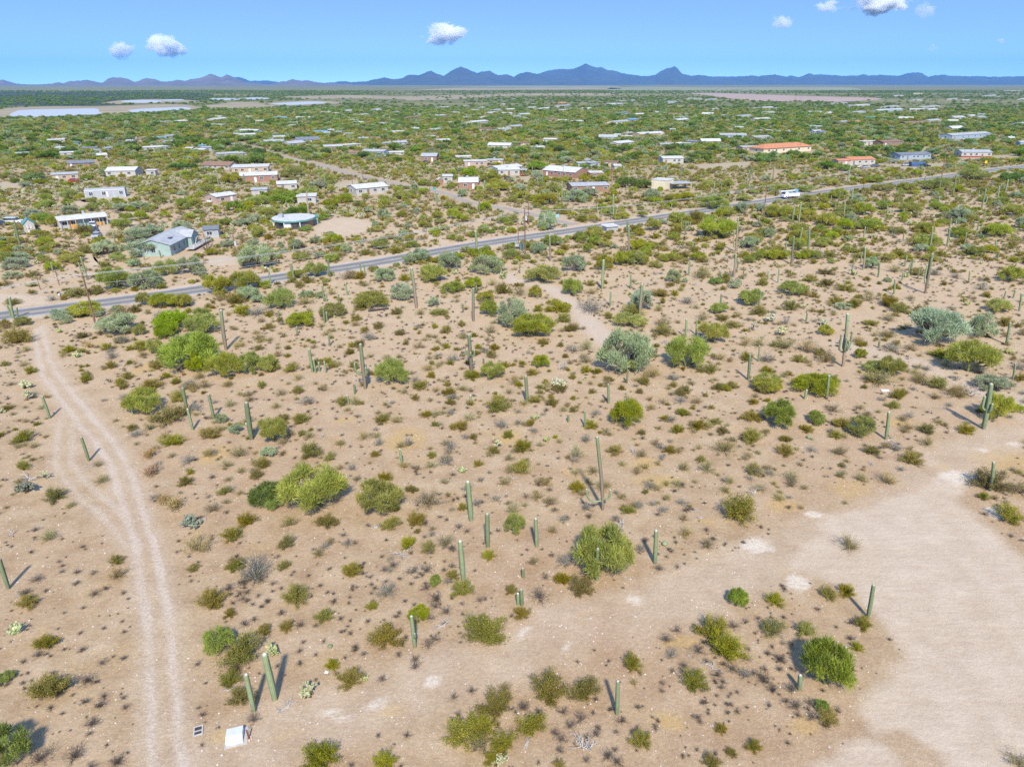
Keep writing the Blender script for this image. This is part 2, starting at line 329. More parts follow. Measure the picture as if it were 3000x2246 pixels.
def shoulder(name, P, half, z):             # bare verge fading into the soil, ragged outer edge
    P = np.asarray(P); T = np.gradient(P, axis=0); T /= np.linalg.norm(T, axis=1)[:, None]; N = np.stack([-T[:, 1], T[:, 0]], 1); k = len(P)
    j = (np.random.default_rng(3).random((4, k))-.5)*1.5; V = []; A = []
    for r, (o, pl) in enumerate(((-half*1.25, 0.), (-half*.8, .75), (half*.8, .75), (half*1.25, 0.))):
        q = P+N*(o+j[r]*(.4 if r in (1, 2) else 1.))[:, None]; V.append(np.c_[q, np.full(k, z)]); A.append(np.full(k, pl))
    i = np.arange(k-1); F = np.vstack([np.stack([r*k+i, r*k+i+1, (r+1)*k+i+1, (r+1)*k+i], 1)[:, ::-1] for r in range(3)]); n0 = np.zeros(4*k)
    return setp(link(name, mesh_from(np.vstack(V), F, name, [SOIL], attrs={'pale': np.concatenate(A), 'track': n0, 'white': n0, 'yel': n0})), kind='structure')
shoulder('road_shoulder', ROAD, 5.6, .004); shoulder('side_road_shoulder', SIDE[3:], 2.6, .010)
road = strip('road', ROAD, 3.45, .016, ASPH)
strip('side_road', SIDE[2:], 1.9, .014, asphalt('pale_side_road', (.28, .235, .185), (.37, .31, .25)))
PAINT = plain('road_paint_white', (.62, .62, .60), .6, 0, .25, .8); PAINTY = plain('road_paint_yellow', (.62, .45, .16), .6, 0, .25, .8)
strip('edge_line', ROAD, .09, .024, PAINT, -3.2, road); strip('edge_line', ROAD, .09, .024, PAINT, 3.2, road)
strip('centre_line', ROAD, .06, .024, PAINTY, .14, road); strip('centre_line', ROAD, .06, .024, PAINTY, -.14, road)
strip('wheel_track', ROAD, .8, .020, ASPH2, 1.6, road); strip('wheel_track', ROAD, .5, .020, ASPH2, -1.7, road)
# bare yards and drives
YARDS = [('yard', [tp('D1', *q) for q in ((1160,720),(1200,640),(1330,600),(1500,575),(1700,600),(1830,650),(1780,720),(1600,760),(1420,790),(1200,770))]),
 ('driveway', [(0,860),(150,866),(165,886),(60,900),(0,908),(-60,915),(-60,868)]),
 ('driveway', [tp('D0', *q) for q in ((1370,520),(1440,520),(1490,640),(1400,660))]),
 ('yard', [tp('D0', *q) for q in ((960,800),(980,730),(1060,680),(1200,680),(1180,740),(1080,830),(1000,850))]),
 ('yard', [tp('D1', *q) for q in ((1390,230),(1500,180),(1680,180),(1660,240),(1560,260),(1440,270))]),
 ('yard', [tp('D2', *q) for q in ((1190,140),(1300,130),(1330,180),(1250,200),(1190,185))]),
 ('driveway', [tp('D2', *q) for q in ((0,690),(300,800),(440,850),(400,890),(260,830),(0,730))]),
 ('driveway', [tp('D0', *q) for q in ((820,400),(1000,400),(960,470),(830,500))]),
 ('yard', [tp('D0', *q) for q in ((0,200),(230,200),(260,270),(0,280))]), ('yard', [tp('D0', *q) for q in ((930,360),(1500,340),(1560,370),(1350,400),(950,410))]),
 ('yard', [tp('E4', *q) for q in ((850,600),(1200,580),(1272,600),(900,615))]), ('driveway', [tp('E4', *q) for q in ((400,640),(800,630),(820,660),(480,675))]),
 ('yard', [tp('E3', *q) for q in ((500,640),(830,625),(850,650),(520,670))]), ('driveway', [tp('D0', *q) for q in ((1000,830),(900,1000),(960,1106),(1100,1106),(1000,1000),(1060,840))]),
 ('yard', [tp('D1', *q) for q in ((0,1000),(250,990),(420,1060),(250,1106),(60,1106))])]
for nm, px in YARDS:
    Q = catmull(gp(px+px[:1]), 4)[:-1]; c_ = Q.mean(0); k = len(Q); n0 = np.zeros(2*k+1)
    if .5*np.sum(Q[:, 0]*np.roll(Q[:, 1], -1)-np.roll(Q[:, 0], -1)*Q[:, 1]) < 0: Q = Q[::-1]
    V = np.vstack([c_+(Q-c_)*1.12, c_+(Q-c_)*.72, c_[None]]); F = [(i, (i+1) % k, k+(i+1) % k, k+i) for i in range(k)]+[(k+i, k+(i+1) % k, 2*k) for i in range(k)]
    setp(link(nm, mesh_from(np.c_[V, np.full(2*k+1, .009)], F, nm, [SOIL], attrs={'pale': np.r_[np.zeros(k), np.full(k+1, .7)], 'track': n0, 'white': n0, 'yel': n0})), kind='structure')
YP = [gp(px) for _, px in YARDS]
# --------------------------------------------------------------- far fields, ponds, embankments
def sheet(name, px, z, m, k=3):
    Q = catmull(gp(px+px[:1]), k)[:-1]
    A = .5*np.sum(Q[:, 0]*np.roll(Q[:, 1], -1)-np.roll(Q[:, 0], -1)*Q[:, 1])
    if A < 0: Q = Q[::-1]
    return setp(link(name, mesh_from(np.c_[Q, np.full(len(Q), z)], [list(range(len(Q)))], name, [m])), kind='structure'), Q
def field_mat(name, a, b, sc=.02):
    m, n, l, p = mat(name); P = pos(n); mp = n.new('ShaderNodeMapping'); mp.inputs['Scale'].default_value = (.35, 1, 1); l.new(P, mp.inputs[0])
    l.new(ramp(n, l, noise(n, l, sc, 7, .7, mp.outputs[0]), (.32, a), (.66, b)), p.inputs['Base Color']); p.inputs['Roughness'].default_value = .95; return m
F_TAN = field_mat('bare_earth', (.20, .165, .095), (.36, .29, .18)); F_YEL = field_mat('dry_grass', (.20, .15, .055), (.33, .24, .095)); F_GRN = field_mat('pale_grass', (.15, .165, .075), (.30, .28, .15), .006)
F_BRUSH = field_mat('brush_cover', (.030, .045, .022), (.060, .075, .034), .01); F_PINK = field_mat('pink_bank', (.27, .19, .15), (.42, .31, .25)); F_DARK = field_mat('dark_brush', (.020, .034, .024), (.045, .058, .036), .004)
WATER, n_, l_, p_ = mat('pond_water'); p_.inputs['Base Color'].default_value = (.46, .47, .46, 1); p_.inputs['Roughness'].default_value = .35; p_.inputs['IOR'].default_value = 1.33
bump(n_, l_, p_, noise(n_, l_, .8, 3, .6, pos(n_)), .25, .05)
E0 = lambda *q: [tp('E0', *a) for a in q]; E1 = lambda *q: [tp('E1', *a) for a in q]; E2 = lambda *q: [tp('E2', *a) for a in q]; E3 = lambda *q: [tp('E3', *a) for a in q]; E4 = lambda *q: [tp('E4', *a) for a in q]
KEEPOUT = []
for nm, px, z, m in [
 ('brush_plain', E0((-500,490),(0,480),(1100,480),(2000,430),(2212,420),(2212,345),(1200,330),(0,330),(-500,335)), .05, F_DARK),
 ('bare_field', E0((-200,620),(-200,540),(0,520),(160,500),(600,488),(1060,488),(1300,480),(1700,465),(2000,468),(2180,510),(2080,530),(1420,565),(1150,580),(1060,585),(100,620)), .12, F_TAN),
 ('bare_field', E0((1080,455),(1280,425),(1700,408),(2130,425),(2130,440),(1750,450),(1300,462)), .12, F_TAN),
 ('bare_field', E1((-20,480),(150,462),(350,440),(560,445),(780,485),(700,500),(300,510),(60,505)), .12, F_TAN),
 ('bare_field', E1((640,465),(800,440),(1150,425),(1500,448),(1300,465),(900,480)), .12, F_TAN),
 ('bare_field', E1((800,385),(1100,375),(1600,365),(2300,385),(2500,400),(2300,412),(1600,400),(1280,405),(1000,402)), .12, F_TAN),
 ('grass_field', E1((0,600),(60,565),(500,550),(1000,545),(1150,560),(1100,595),(700,600),(300,590)), .08, F_YEL),
 ('grass_field', E2((-20,243),(-20,218),(200,212),(500,205),(760,198),(1100,198),(1290,202),(1290,208),(1000,213),(700,212),(400,226),(200,240)), .10, F_TAN),
 ('grass_field', E2((40,178),(300,165),(600,168),(900,162),(1272,166),(1272,172),(900,176),(500,178),(200,182)), .10, F_TAN),
 ('grass_field', E2((300,160),(600,154),(1000,152),(1272,154),(1272,161),(900,163),(500,164)), .10, F_GRN),
 ('grass_field', E3((-20,205),(-20,165),(200,158),(600,162),(1272,160),(1500,166),(1500,190),(1272,185),(900,196),(500,195)), .10, F_GRN),
 ('grass_field', E3((0,300),(300,275),(500,270),(480,300),(250,330)), .07, F_YEL),
 ('eroded_bank', E3((440,200),(600,196),(900,206),(1272,218),(1625,228),(1625,240),(1400,252),(1272,248),(1000,248),(800,240),(700,228),(560,210)), .10, F_PINK),
 ('sandy_flat', E0((0,780),(0,680),(200,650),(500,660),(900,675),(1250,680),(1200,720),(800,760),(560,800),(250,820)), .06, field_mat('orange_sand', (.22,.15,.075), (.38,.25,.12), .03))]:
    o, Q = sheet(nm, px, z, m)
    if nm in ('brush_plain', 'bare_field', 'eroded_bank'): KEEPOUT.append(Q)
for px in [E0((75,610),(200,530),(600,518),(1030,510),(1065,545),(1090,572),(700,590),(400,600)), E0((1380,530),(1500,515),(1750,503),(2000,495),(2070,520),(1800,545),(1480,560)),
           E0((1310,440),(1340,424),(1500,420),(1700,422),(1745,442),(1550,448)), E0((1700,424),(1800,414),(1950,411),(1990,420),(1850,428)),
           E1((20,412),(60,402),(250,398),(420,412),(250,420)), E1((320,405),(500,391),(640,394),(720,405),(520,414)), E1((690,462),(800,452),(1000,440),(1220,436),(1320,450),(1150,462),(900,474))]:
    o, Q = sheet('pond', px, .22, WATER, 2); KEEPOUT.append(Q)
# --------------------------------------------------------------- mountains
def rock(name, a, b):
    m, n, l, p = mat(name); P = pos(n)
    f = noise(n, l, .0022, 8, .65, P); l.new(ramp(n, l, f, (.3, a), (.7, b)), p.inputs['Base Color']); p.inputs['Roughness'].default_value = .95; return m
def mountain(name, prof, D, base_v, m, depth=3000., seed=1, foot=2600.):
    prof = np.array(prof, float); us = np.arange(prof[0, 0], prof[-1, 0]+1, 2.5); vv = np.interp(us, prof[:, 0], prof[:, 1])
    X = (us-PX)/FOC*(D*cp+CAMH*sp_); vv = vv+2.6*(fbm(us, us*0, 26., seed+40)-.5)+1.5*(vnoise(us, us*0, 7., seed+50)-.5); H = np.maximum(4., np.array([height_at((0, D), v) for v in vv]))
    T = np.linspace(-1, 1, 33); V = []
    for t in T:
        y = D+t*(foot if t < 0 else depth)
        k = max(0., 1-abs(t))**1.25
        spur = fbm(X+D*.3, np.full(len(X), y*.55), 1500., seed); fine = fbm(X, np.full(len(X), y), 420., seed+9)
        h = H*k*(1+.9*(1-k)*(spur*2-1)*(1.25 if t < 0 else .3))+(fine-.5)*.35*H*k*(1-k)*2
        h = np.minimum(h, H*(.97-.5*abs(t) if t else 9))-(6. if abs(t) > .999 else 0)
        V.append(np.stack([X*(y/D), np.full(len(X), y), h], 1))
    n = len(X); V = np.vstack(V); i = (np.arange(n-1)[None]+n*np.arange(len(T)-1)[:, None]).ravel()
    setp(link(name, mesh_from(V, np.stack([i, i+1, i+1+n, i+n], 1), name, [m], smooth=True)), kind='structure')
R_BR = rock('brown_rock', (.10, .075, .06), (.20, .155, .125)); R_BL = rock('dark_rock', (.035, .037, .036), (.085, .078, .066))
mountain('brown_hills', [(-260,246),(-150,240),(-60,239),(0,236.5),(13,233),(27,239),(41,243),(62,246),(116,248),(130,246),(155,245),(174,241.5),(187,245),(208,237.5),(220,238),(231,236.7),(239,237),(256,234.5),(270,237),(293,243),(301,243),(320,231),(340,227),(365,227),(378,231),(392,239),(396,241),(412,235),(433,228),(458,232),(475,238),(492,239.5),(515,236),(523,234.5),(543,238),(565,231.5),(583,231),(600,226.5),(612,221),(622,217),(632,218.5),(642,224),(652,226.5),(660,224),(670,218),(690,227),(705,235),(720,240),(740,243),(790,247),(812,243),(828,238),(840,239),(859,231),(871,235.5),(887,238),(901,235.6),(923,240),(947,243),(1000,246),(1080,249)], 13000, 255, R_BR, 2500, 3, 2200)
mountain('far_ridge', [(640,246),(691,227),(695,226),(704,225.5),(717,231.5),(736,237.5),(784,236),(812,241),(900,243),(974,242),(1000,244),(1100,248)], 19000, 250, R_BL, 1500, 5, 1500)
mountain('mountain_range', [(900,248),(947,244),(974,242.4),(999,238),(1034,241),(1075,238.3),(1096,233),(1113,231),(1128,227),(1142,231),(1164,231.5),(1180,229),(1194,222),(1200,220),(1228,220),(1245,215),(1264,207),(1280,215),(1301,222.5),(1318,212),(1337,201),(1351,195.5),(1374,203.6),(1398,214),(1410,210.6),(1422,209),(1436,207),(1459,221.5),(1478,220),(1488,219.5),(1507,225),(1525,215),(1547,212),(1573,217),(1587,221),(1640,232),(1760,244),(1850,248)], 16500, 251, R_BL, 2600, 7, 3000)
mountain('mountain_range', [(1480,248),(1540,225),(1573,217),(1587,214),(1606,207),(1639,202.6),(1672,202.6),(1690,199),(1714,186),(1728,193),(1747,198),(1761,196.5),(1780,206),(1800,208),(1814,212),(1838,218.7),(1899,223.4),(1918,220),(1937,207),(1949,200),(1963,198),(1972,194),(1982,201),(1989,209),(1998,217),(2026,222.5),(2050,220),(2078,224),(2130,225),(2177,224),(2199,221.5),(2220,224),(2239,221.5),(2267,218),(2286,222.5),(2302,225),(2316,221),(2333,225),(2345,224),(2364,216),(2380,219),(2400,217.5),(2424,219),(2457,222),(2494,221),(2510,222),(2525,218),(2541,221.5),(2563,220),(2579,219),(2593,222),(2631,221.5),(2655,215),(2683,211.6),(2697,215),(2716,226),(2735,220),(2763,219),(2777,222),(2815,224),(2857,223.4),(2890,226),(3000,223.4),(3300,226)], 19000, 251, R_BL, 1500, 9, 3600)
# ================================================================ PLANT MESHES
def unit(v): return v/(np.linalg.norm(v, axis=-1, keepdims=True)+1e-9)
def kites(r, P, A, L, W):                   # leaf sprays: pointed quads at P along A
    n = len(P); B = unit(np.cross(A, r.normal(size=(n, 3))*.75+np.array([0, -.25, .75]))); L = np.asarray(L)[:, None]; W = np.asarray(W)[:, None]
    V = np.empty((n, 4, 3)); V[:, 0] = P; V[:, 1] = P+A*L*.55+B*W; V[:, 2] = P+A*L; V[:, 3] = P+A*L*.5-B*W
    return V.reshape(-1, 3), np.arange(4*n).reshape(n, 4)
def crown_mesh(seed, name, m, nc=12, n=3600, rc=(.26, .42), L=.15, W=.028, up=.5, out=.8, zlo=.16, droop=0., gap=.0, flat=1.0):
    """irregular crown of leaf sprays gathered in clumps; width 2, height about 1"""
    r = np.random.default_rng(seed); C = []; R = []
    for i in range(nc):
        a = 2*math.pi*(i*.618+r.random()*.3); e = r.random()**.75; rr = r.uniform(*rc)
        rad = math.sqrt(1-e*e*.85)*(1-rr*.75)*r.uniform(.75, 1.08); z = zlo+rr*.55+e*(1-zlo-rr*1.25)*r.uniform(.8, 1.1)
        C.append((math.cos(a)*rad, math.sin(a)*rad, z)); R.append(rr)
    C.append((.05, 0, .5)); R.append(max(rc)*.9); C = np.array(C); R = np.array(R)
    k = r.choice(len(C), n, p=R**2/np.sum(R**2)); d = unit(r.normal(size=(n, 3))+np.array([0, 0, .25]))
    t = .35+.65*r.random(n)**.55
    P = C[k]+d*R[k][:, None]*t[:, None]*np.array([1, 1, .72*flat]); P[:, 2] = np.maximum(P[:, 2], .02)
    A = unit(out*d+np.array([0, 0, up-droop])+.55*r.normal(size=(n, 3)))
    tone_c = r.random(len(C)); tone = np.clip(.55*tone_c[k]+.45*r.random(n), 0, 1)
    s = r.uniform(.55, 1.35, n); thin = r.random(n) < .5
    V, F = kites(r, P-A*L*.4, A, L*s*np.where(thin, 2.3, 1.), W*s*np.where(thin, .6, 1.))
    k9 = 1/np.quantile(np.hypot(V[:, 0], V[:, 1]), .96); z9 = 1/V[:, 2].max(); V = V*np.array([k9, k9, z9]); C = C*np.array([k9, k9, z9])
    return mesh_from(V, F, name, [m], attrs={'tone': np.repeat(tone, 4)}), C, R
def trunk_mesh(seed, name, m, C, R, stems=4, r0=.045):
    r = random.Random(seed); mb = MB(); base = [(r.uniform(-.05, .05), r.uniform(-.05, .05), -.03) for _ in range(stems)]
    forks = [(b[0]+.22*math.cos(6.28*i/stems+r.random()), b[1]+.22*math.sin(6.28*i/stems+r.random()), r.uniform(.2, .34)) for i, b in enumerate(base)]
    for b, f in zip(base, forks):
        mid = ((b[0]+f[0])/2+r.uniform(-.04, .04), (b[1]+f[1])/2+r.uniform(-.04, .04), f[2]*.55)
        mb.tube([b, mid, f], [r0*1.3, r0, r0*.8], 6)
    for c, rr in zip(C, R):
        f = min(forks, key=lambda q: (q[0]-c[0])**2+(q[1]-c[1])**2)
        mid = [(f[i]*.5+c[i]*.5)+r.uniform(-.05, .05) for i in range(3)]; mid[2] -= .03
        e = [c[i]+(c[i]-f[i])*.35*rr for i in range(3)]
        mb.tube([f, mid, tuple(c), e], [r0*.75, r0*.5, r0*.3, r0*.12], 5)
        for _ in range(3):
            e2 = [c[i]+r.uniform(-.7, .7)*rr for i in range(3)]; mb.tube([mid, [(mid[i]+e2[i])/2+r.uniform(-.03, .03) for i in range(3)], e2], [r0*.35, r0*.25, r0*.08], 4)
    return mb.mesh(name, m)
M_PV = foliage('palo_verde_leaf', (.210, .235, .032), (.620, .620, .120), .14, .5)
M_PG = foliage('fresh_green_leaf', (.150, .195, .024), (.470, .535, .085), .15, .4)
M_IW = foliage('ironwood_leaf', (.200, .255, .125), (.590, .660, .385), .13, .35)
M_MQ = foliage('mesquite_leaf', (.085, .145, .024), (.310, .420, .090), .28, .35)
M_CR = foliage('creosote_leaf', (.125, .115, .017), (.410, .355, .062), .22, .28)
M_BR = foliage('brittle_shrub_leaf', (.205, .160, .055), (.490, .410, .175), .22, .25)
M_TF = foliage('grey_bursage_leaf', (.045, .037, .032), (.190, .155, .118), .4, .1)
M_GS = foliage('grey_shrub_leaf', (.105, .100, .072), (.29, .28, .205), .2, .15)
M_DRY = foliage('straw_leaf', (.30, .19, .06), (.52, .36, .15), .1, .2)
M_TRG = plain('green_bark', (.19, .20, .075), .8); M_TRB = plain('grey_bark', (.13, .105, .085), .9); M_DEAD = plain('bleached_wood', (.46, .42, .37), .9, 0, .35, 6)
M_DARKWOOD = plain('old_wood', (.12, .085, .06), .9, 0, .3, 4)
TREE = {}
def species(key, m, bark, nvar, **kw):
    TREE[key] = []
    st = kw.pop('stems', 4); r0 = kw.pop('r0', .04)
    for i in range(nvar):
        cm, C, R = crown_mesh(100*len(TREE)+i, key+'_crown', m, **kw)
        TREE[key].append((cm, trunk_mesh(i+5, key+'_trunk', bark, C, R, st, r0)))
species('palo_verde_tree', M_PV, M_TRG, 6, nc=30, n=9000, L=.085, W=.0125, rc=(.12, .25))
species('green_palo_verde_tree', M_PG, M_TRG, 4, nc=32, n=9500, L=.09, W=.013, rc=(.12, .25))
species('ironwood_tree', M_IW, M_TRB, 6, nc=34, n=9500, L=.075, W=.013, rc=(.11, .23))
species('mesquite_tree', M_MQ, M_TRB, 4, nc=26, n=7000, L=.09, W=.019, rc=(.15, .28))
def bush_mesh(seed, name, m, stem_m, stems=26, per=34, L=.15, W=.026, tilt=(8, 66), bare=.3, stemr=.012, flat=1.0):
    r = np.random.default_rng(seed); P = []; A = []; T = []; mb = MB(); 
    for i in range(stems):
        a = 2*math.pi*(i*.618+.2*r.random()); th = math.radians(r.uniform(*tilt)); ln = r.uniform(.7, 1.1)
        d = np.array([math.sin(th)*math.cos(a), math.sin(th)*math.sin(a), math.cos(th)]); bend = r.normal(size=3)*.09
        q = lambda t: np.array([d[0]*ln*t, d[1]*ln*t, d[2]*ln*t*flat])+bend*t*t
        if stem_m and i % 2 == 0: mb.tube([q(0), q(.5), q(.95)], [stemr*1.4, stemr, stemr*.4], 3, 1, False)
        ts = bare+(1-bare)*r.random(per)**.8; tn = r.random()
        for t in ts:
            p = q(t)+r.normal(size=3)*.062*(.5+t); P.append(p); A.append(d*.8+r.normal(size=3)*.55+np.array([0, 0, .3])); T.append(.4*tn+.6*r.random())
    P = np.array(P); P[:, 2] = np.maximum(P[:, 2], .01); A = unit(np.array(A)); s = r.uniform(.6, 1.3, len(P))
    V, F = kites(r, P, A, L*s, W*s); tone = np.repeat(np.clip(T, 0, 1), 4); mi = [0]*len(F)
    F = F.tolist(); k9 = 1/np.quantile(np.hypot(V[:, 0], V[:, 1]), .93); z9 = 1/np.quantile(V[:, 2], .98); V = V*np.array([k9, k9, z9]); mb.V = [(v[0]*k9, v[1]*k9, v[2]*z9) for v in mb.V]
    if mb.V:
        b = len(V); V = np.vstack([V, np.array([tuple(v) for v in mb.V])]); F += [[b+i for i in f] for f in mb.F]; mi += [1]*len(mb.F); tone = np.r_[tone, np.zeros(len(mb.V))]
    return mesh_from(V, F, name, [m]+([stem_m] if stem_m else []), mi, attrs={'tone': tone})
BUSH = {'creosote_bush': [bush_mesh(i, 'creosote', M_CR, M_TRB, 30, 240, .085, .0135, (6, 74), .22) for i in range(5)],
        'brittle_shrub': [bush_mesh(20+i, 'brittle', M_BR, M_TRB, 34, 60, .11, .009, (8, 80), .18) for i in range(5)],
        'bursage_clump': [bush_mesh(40+i, 'bursage', M_TF, None, 40, 22, .20, .010, (10, 88), .02, flat=.85) for i in range(5)],
        'grey_shrub': [bush_mesh(60+i, 'greyshrub', M_GS, M_DEAD, 34, 46, .12, .009, (10, 80), .15, .014) for i in range(4)],
        'dry_bush': [bush_mesh(80, 'drybush', M_DRY, None, 24, 26, .2, .02, (5, 50), .1)]}
# --------------------------------------------------------------- cacti
def saguaro_mat():
    m, n, l, p = mat('saguaro_skin'); tcn = n.new('ShaderNodeTexCoord').outputs['Object']
    f = noise(n, l, 2.2, 5, .6, tcn); c = ramp(n, l, f, (.3, (.115, .165, .075)), (.7, (.205, .255, .130)))
    c = mix(n, l, mth(n, l, 'MULTIPLY', attr(n, 'rib'), .5), c, (.31, .35, .21))
    c = mix(n, l, mth(n, l, 'MULTIPLY', attr(n, 'bark'), ramp(n, l, noise(n, l, 5., 4, .6, tcn), (.25, .75), (.6, 1.))), c, (.25, .19, .14))
    c = mix(n, l, attr(n, 'tip'), c, (.52, .50, .43))
    r = n.new('ShaderNodeObjectInfo').outputs['Random']; hsv = n.new('ShaderNodeHueSaturation'); l.new(c, hsv.inputs['Color'])
    l.new(mth(n, l, 'MULTIPLY_ADD', r, .5, .75), hsv.inputs['Value']); l.new(hsv.outputs[0], p.inputs['Base Color']); p.inputs['Roughness'].default_value = .7
    p.inputs['Specular IOR Level'].default_value = .25; return m
M_SAG = saguaro_mat()
def column(path, rad, ribs=9, bark=0.0, tip=1.0, lo=False):
    """ribbed cactus column along a path, rounded top"""
    path = [Vector(p) for p in path]; n = 2*ribs; d = [0.]
    for a, b in zip(path[:-1], path[1:]): d.append(d[-1]+(b-a).length)
    L = d[-1]; ts = [0, .12, .3, .5, .7, .84] if not lo else [0, .3, .7]
    ss = [t*(L-rad) for t in ts]+[L-rad+rad*math.sin(x) for x in ((0, .5, .9, 1.25, 1.5) if not lo else (0, .8, 1.5))]
    V, rib, br, tp_ = [], [], [], []; a = None
    for s in ss:
        k = max(i for i in range(len(d)) if d[i] <= s+1e-6); k = min(k, len(path)-2); t = (s-d[k])/max(1e-6, d[k+1]-d[k]); p = path[k].lerp(path[k+1], t); dr = (path[k+1]-path[k]).normalized()
        a = dr.orthogonal().normalized() if a is None else (a-dr*a.dot(dr)).normalized(); b = dr.cross(a)
        q = s/L; w = rad*(.80+.2*min(1, q*4))*(1-.10*max(0, q-.55)/.45)
        if s > L-rad: w *= math.sqrt(max(.0, 1-((s-L+rad)/rad)**2))
        for i in range(n):
            th = 2*math.pi*i/n; ww = w*(1.07 if i % 2 == 0 else .76); V.append(p+(a*math.cos(th)+b*math.sin(th))*ww)
            rib.append(1. if i % 2 == 0 else 0.); br.append(bark*max(0., min(1., 2.0-2.3*q)) if bark else max(0., .9-14*q)*.7); tp_.append(tip*max(0., min(1., (s-(L-rad*.6))/(rad*.5))))
    F = [(j*n+i, j*n+(i+1) % n, (j+1)*n+(i+1) % n, (j+1)*n+i) for j in range(len(ss)-1) for i in range(n)]; F.append(tuple(range((len(ss)-1)*n, len(ss)*n)))
    return mesh_from([tuple(v) for v in V], F, 'saguaro', [M_SAG], smooth=True, attrs={'rib': rib, 'bark': br, 'tip': tp_})
def saguaro(u, v, vt, ut=None, arms=(), bark=0., rad=None, name='saguaro'):
    b = ground(u, v); H = max(.5, min(12., height_at(b, vt))); f = proj(b)[2]
    r = rad or max(.14, min(.25, .042*H+.03))*rnd.uniform(.88, 1.18); 
    if H < 1.6: r = max(.13, H*.11)
    lean = 0.
    if ut is not None: lean = (ut-proj((b[0], b[1], H))[0])/FOC*f
    else: lean = rnd.uniform(-.05, .05)*H
    o = link(name, column([(0, 0, -.12), (lean*.25, 0, H*.4), (lean, 0, H)], r, 10 if f < 130 else 7, bark, lo=f > 230), None, b)
    for az, h0, h1, out in arms:             # azimuth (deg, 0 = right, 90 = away), attach and top height as shares of H, reach in m
        a = math.radians(az); c, s = math.cos(a), math.sin(a); z0, z1 = h0*H, h1*H; x0 = lean*h0
        rr = r*.62; P = [(x0, 0, z0), (x0+c*out*.55, s*out*.55, z0+.05*out), (x0+c*out*.92, s*out*.92, z0+.32*out), (x0+c*out, s*out, z0+.75*out+.05), (x0+c*out*1.02, s*out*1.02, max(z1, z0+out+.1))]
        link('arm', column(P, rr, 6, 0, lo=f > 230), o)
    o['_h'] = H; o['_n'] = len(arms); o['_px'] = (u, v); return o
M_PP = foliage('prickly_pear_pad', (.24, .29, .09), (.56, .58, .28), .12, .1); M_CH = foliage('cholla_joint', (.28, .29, .15), (.60, .58, .37), .14, .12); M_CHG = foliage('grey_cholla_joint', (.12, .14, .09), (.28, .30, .21), .14, .1)
def pad_mesh(seed):
    r = np.random.default_rng(seed); V, F, T = [], [], []
    n = 12
    def pad(p, d, nrm, s, t):
        d = unit(d); b = unit(np.cross(nrm, d)); c = p+d*s*.5
        k = len(V)
        for sg in (-1, 1):
            for i in range(n):
                a = 2*math.pi*i/n; V.append(c+d*s*.52*math.cos(a)+b*s*.40*math.sin(a)*(1+.12*math.cos(a))+np.cross(d, b)*s*.07*sg*.5); T.append(t)
            V.append(c+np.cross(d, b)*s*.07*sg*1.4); T.append(t)
        m = n+1
        for i in range(n):
            j = (i+1) % n; F.append([k+i, k+j, k+n]); F.append([k+m+j, k+m+i, k+m+n]); F.append([k+j, k+i, k+m+i, k+m+j])
        return p+d*s
    for i in range(13):
        a = r.random()*6.28; p = np.array([math.cos(a)*r.uniform(0, .28), math.sin(a)*r.uniform(0, .28), 0]); d = np.array([math.cos(a)*.5, math.sin(a)*.5, .9])
        for k in range(r.integers(2, 4)):
            nrm = unit(r.normal(size=3)*[1, 1, .3]); s = r.uniform(.3, .46); e = pad(p, d+r.normal(size=3)*.25, nrm, s, r.random())
            if r.random() < .6: pad(e-d*.05, d+r.normal(size=3)*.6, unit(r.normal(size=3)), s*.8, r.random())
            p = e; d = d+r.normal(size=3)*.3
    return mesh_from(np.array(V), F, 'pads', [M_PP], smooth=True, attrs={'tone': np.array(T)})
def cholla_mesh(seed, tall=True, m=None):
    r = random.Random(seed); mb = MB(); T = []
    def joint(p, d, L, rad, depth):
        d = d.normalized(); q = p+d*L; b = len(mb.V)
        mb.tube([p, p+d*L*.5, q], [rad*.8, rad, rad*.55], 6, 0 if depth > 1 else 1); T.extend([r.random()]*(len(mb.V)-b))
        if depth < 6:
            for _ in range(r.choice((2, 2, 3)) if depth < 5 else r.choice((1, 2, 2))):
                nd = (d+Vector((r.gauss(0, .8), r.gauss(0, .8), r.gauss(.12, .5)))); joint(q, nd, L*r.uniform(.62, .95), rad*(.9 if depth > 1 else 1.0), depth+1)
    for i in range(1 if tall else 3): joint(Vector((r.uniform(-.1, .1), r.uniform(-.1, .1), -.02)), Vector((r.uniform(-.3, .3) if tall else r.uniform(-1, 1), r.uniform(-.3, .3) if tall else r.uniform(-1, 1), 1)), .3 if tall else .18, .055, 0 if tall else 1)
    V = np.array([tuple(v) for v in mb.V]); w = np.abs(V[:, :2]).max(); V /= max(w, V[:, 2].max()*.6)
    V[:, 2] = np.maximum(V[:, 2], 0)
    return mesh_from(V, mb.F, 'cholla', [m or M_CH, M_DARKWOOD], mb.M, attrs={'tone': T})
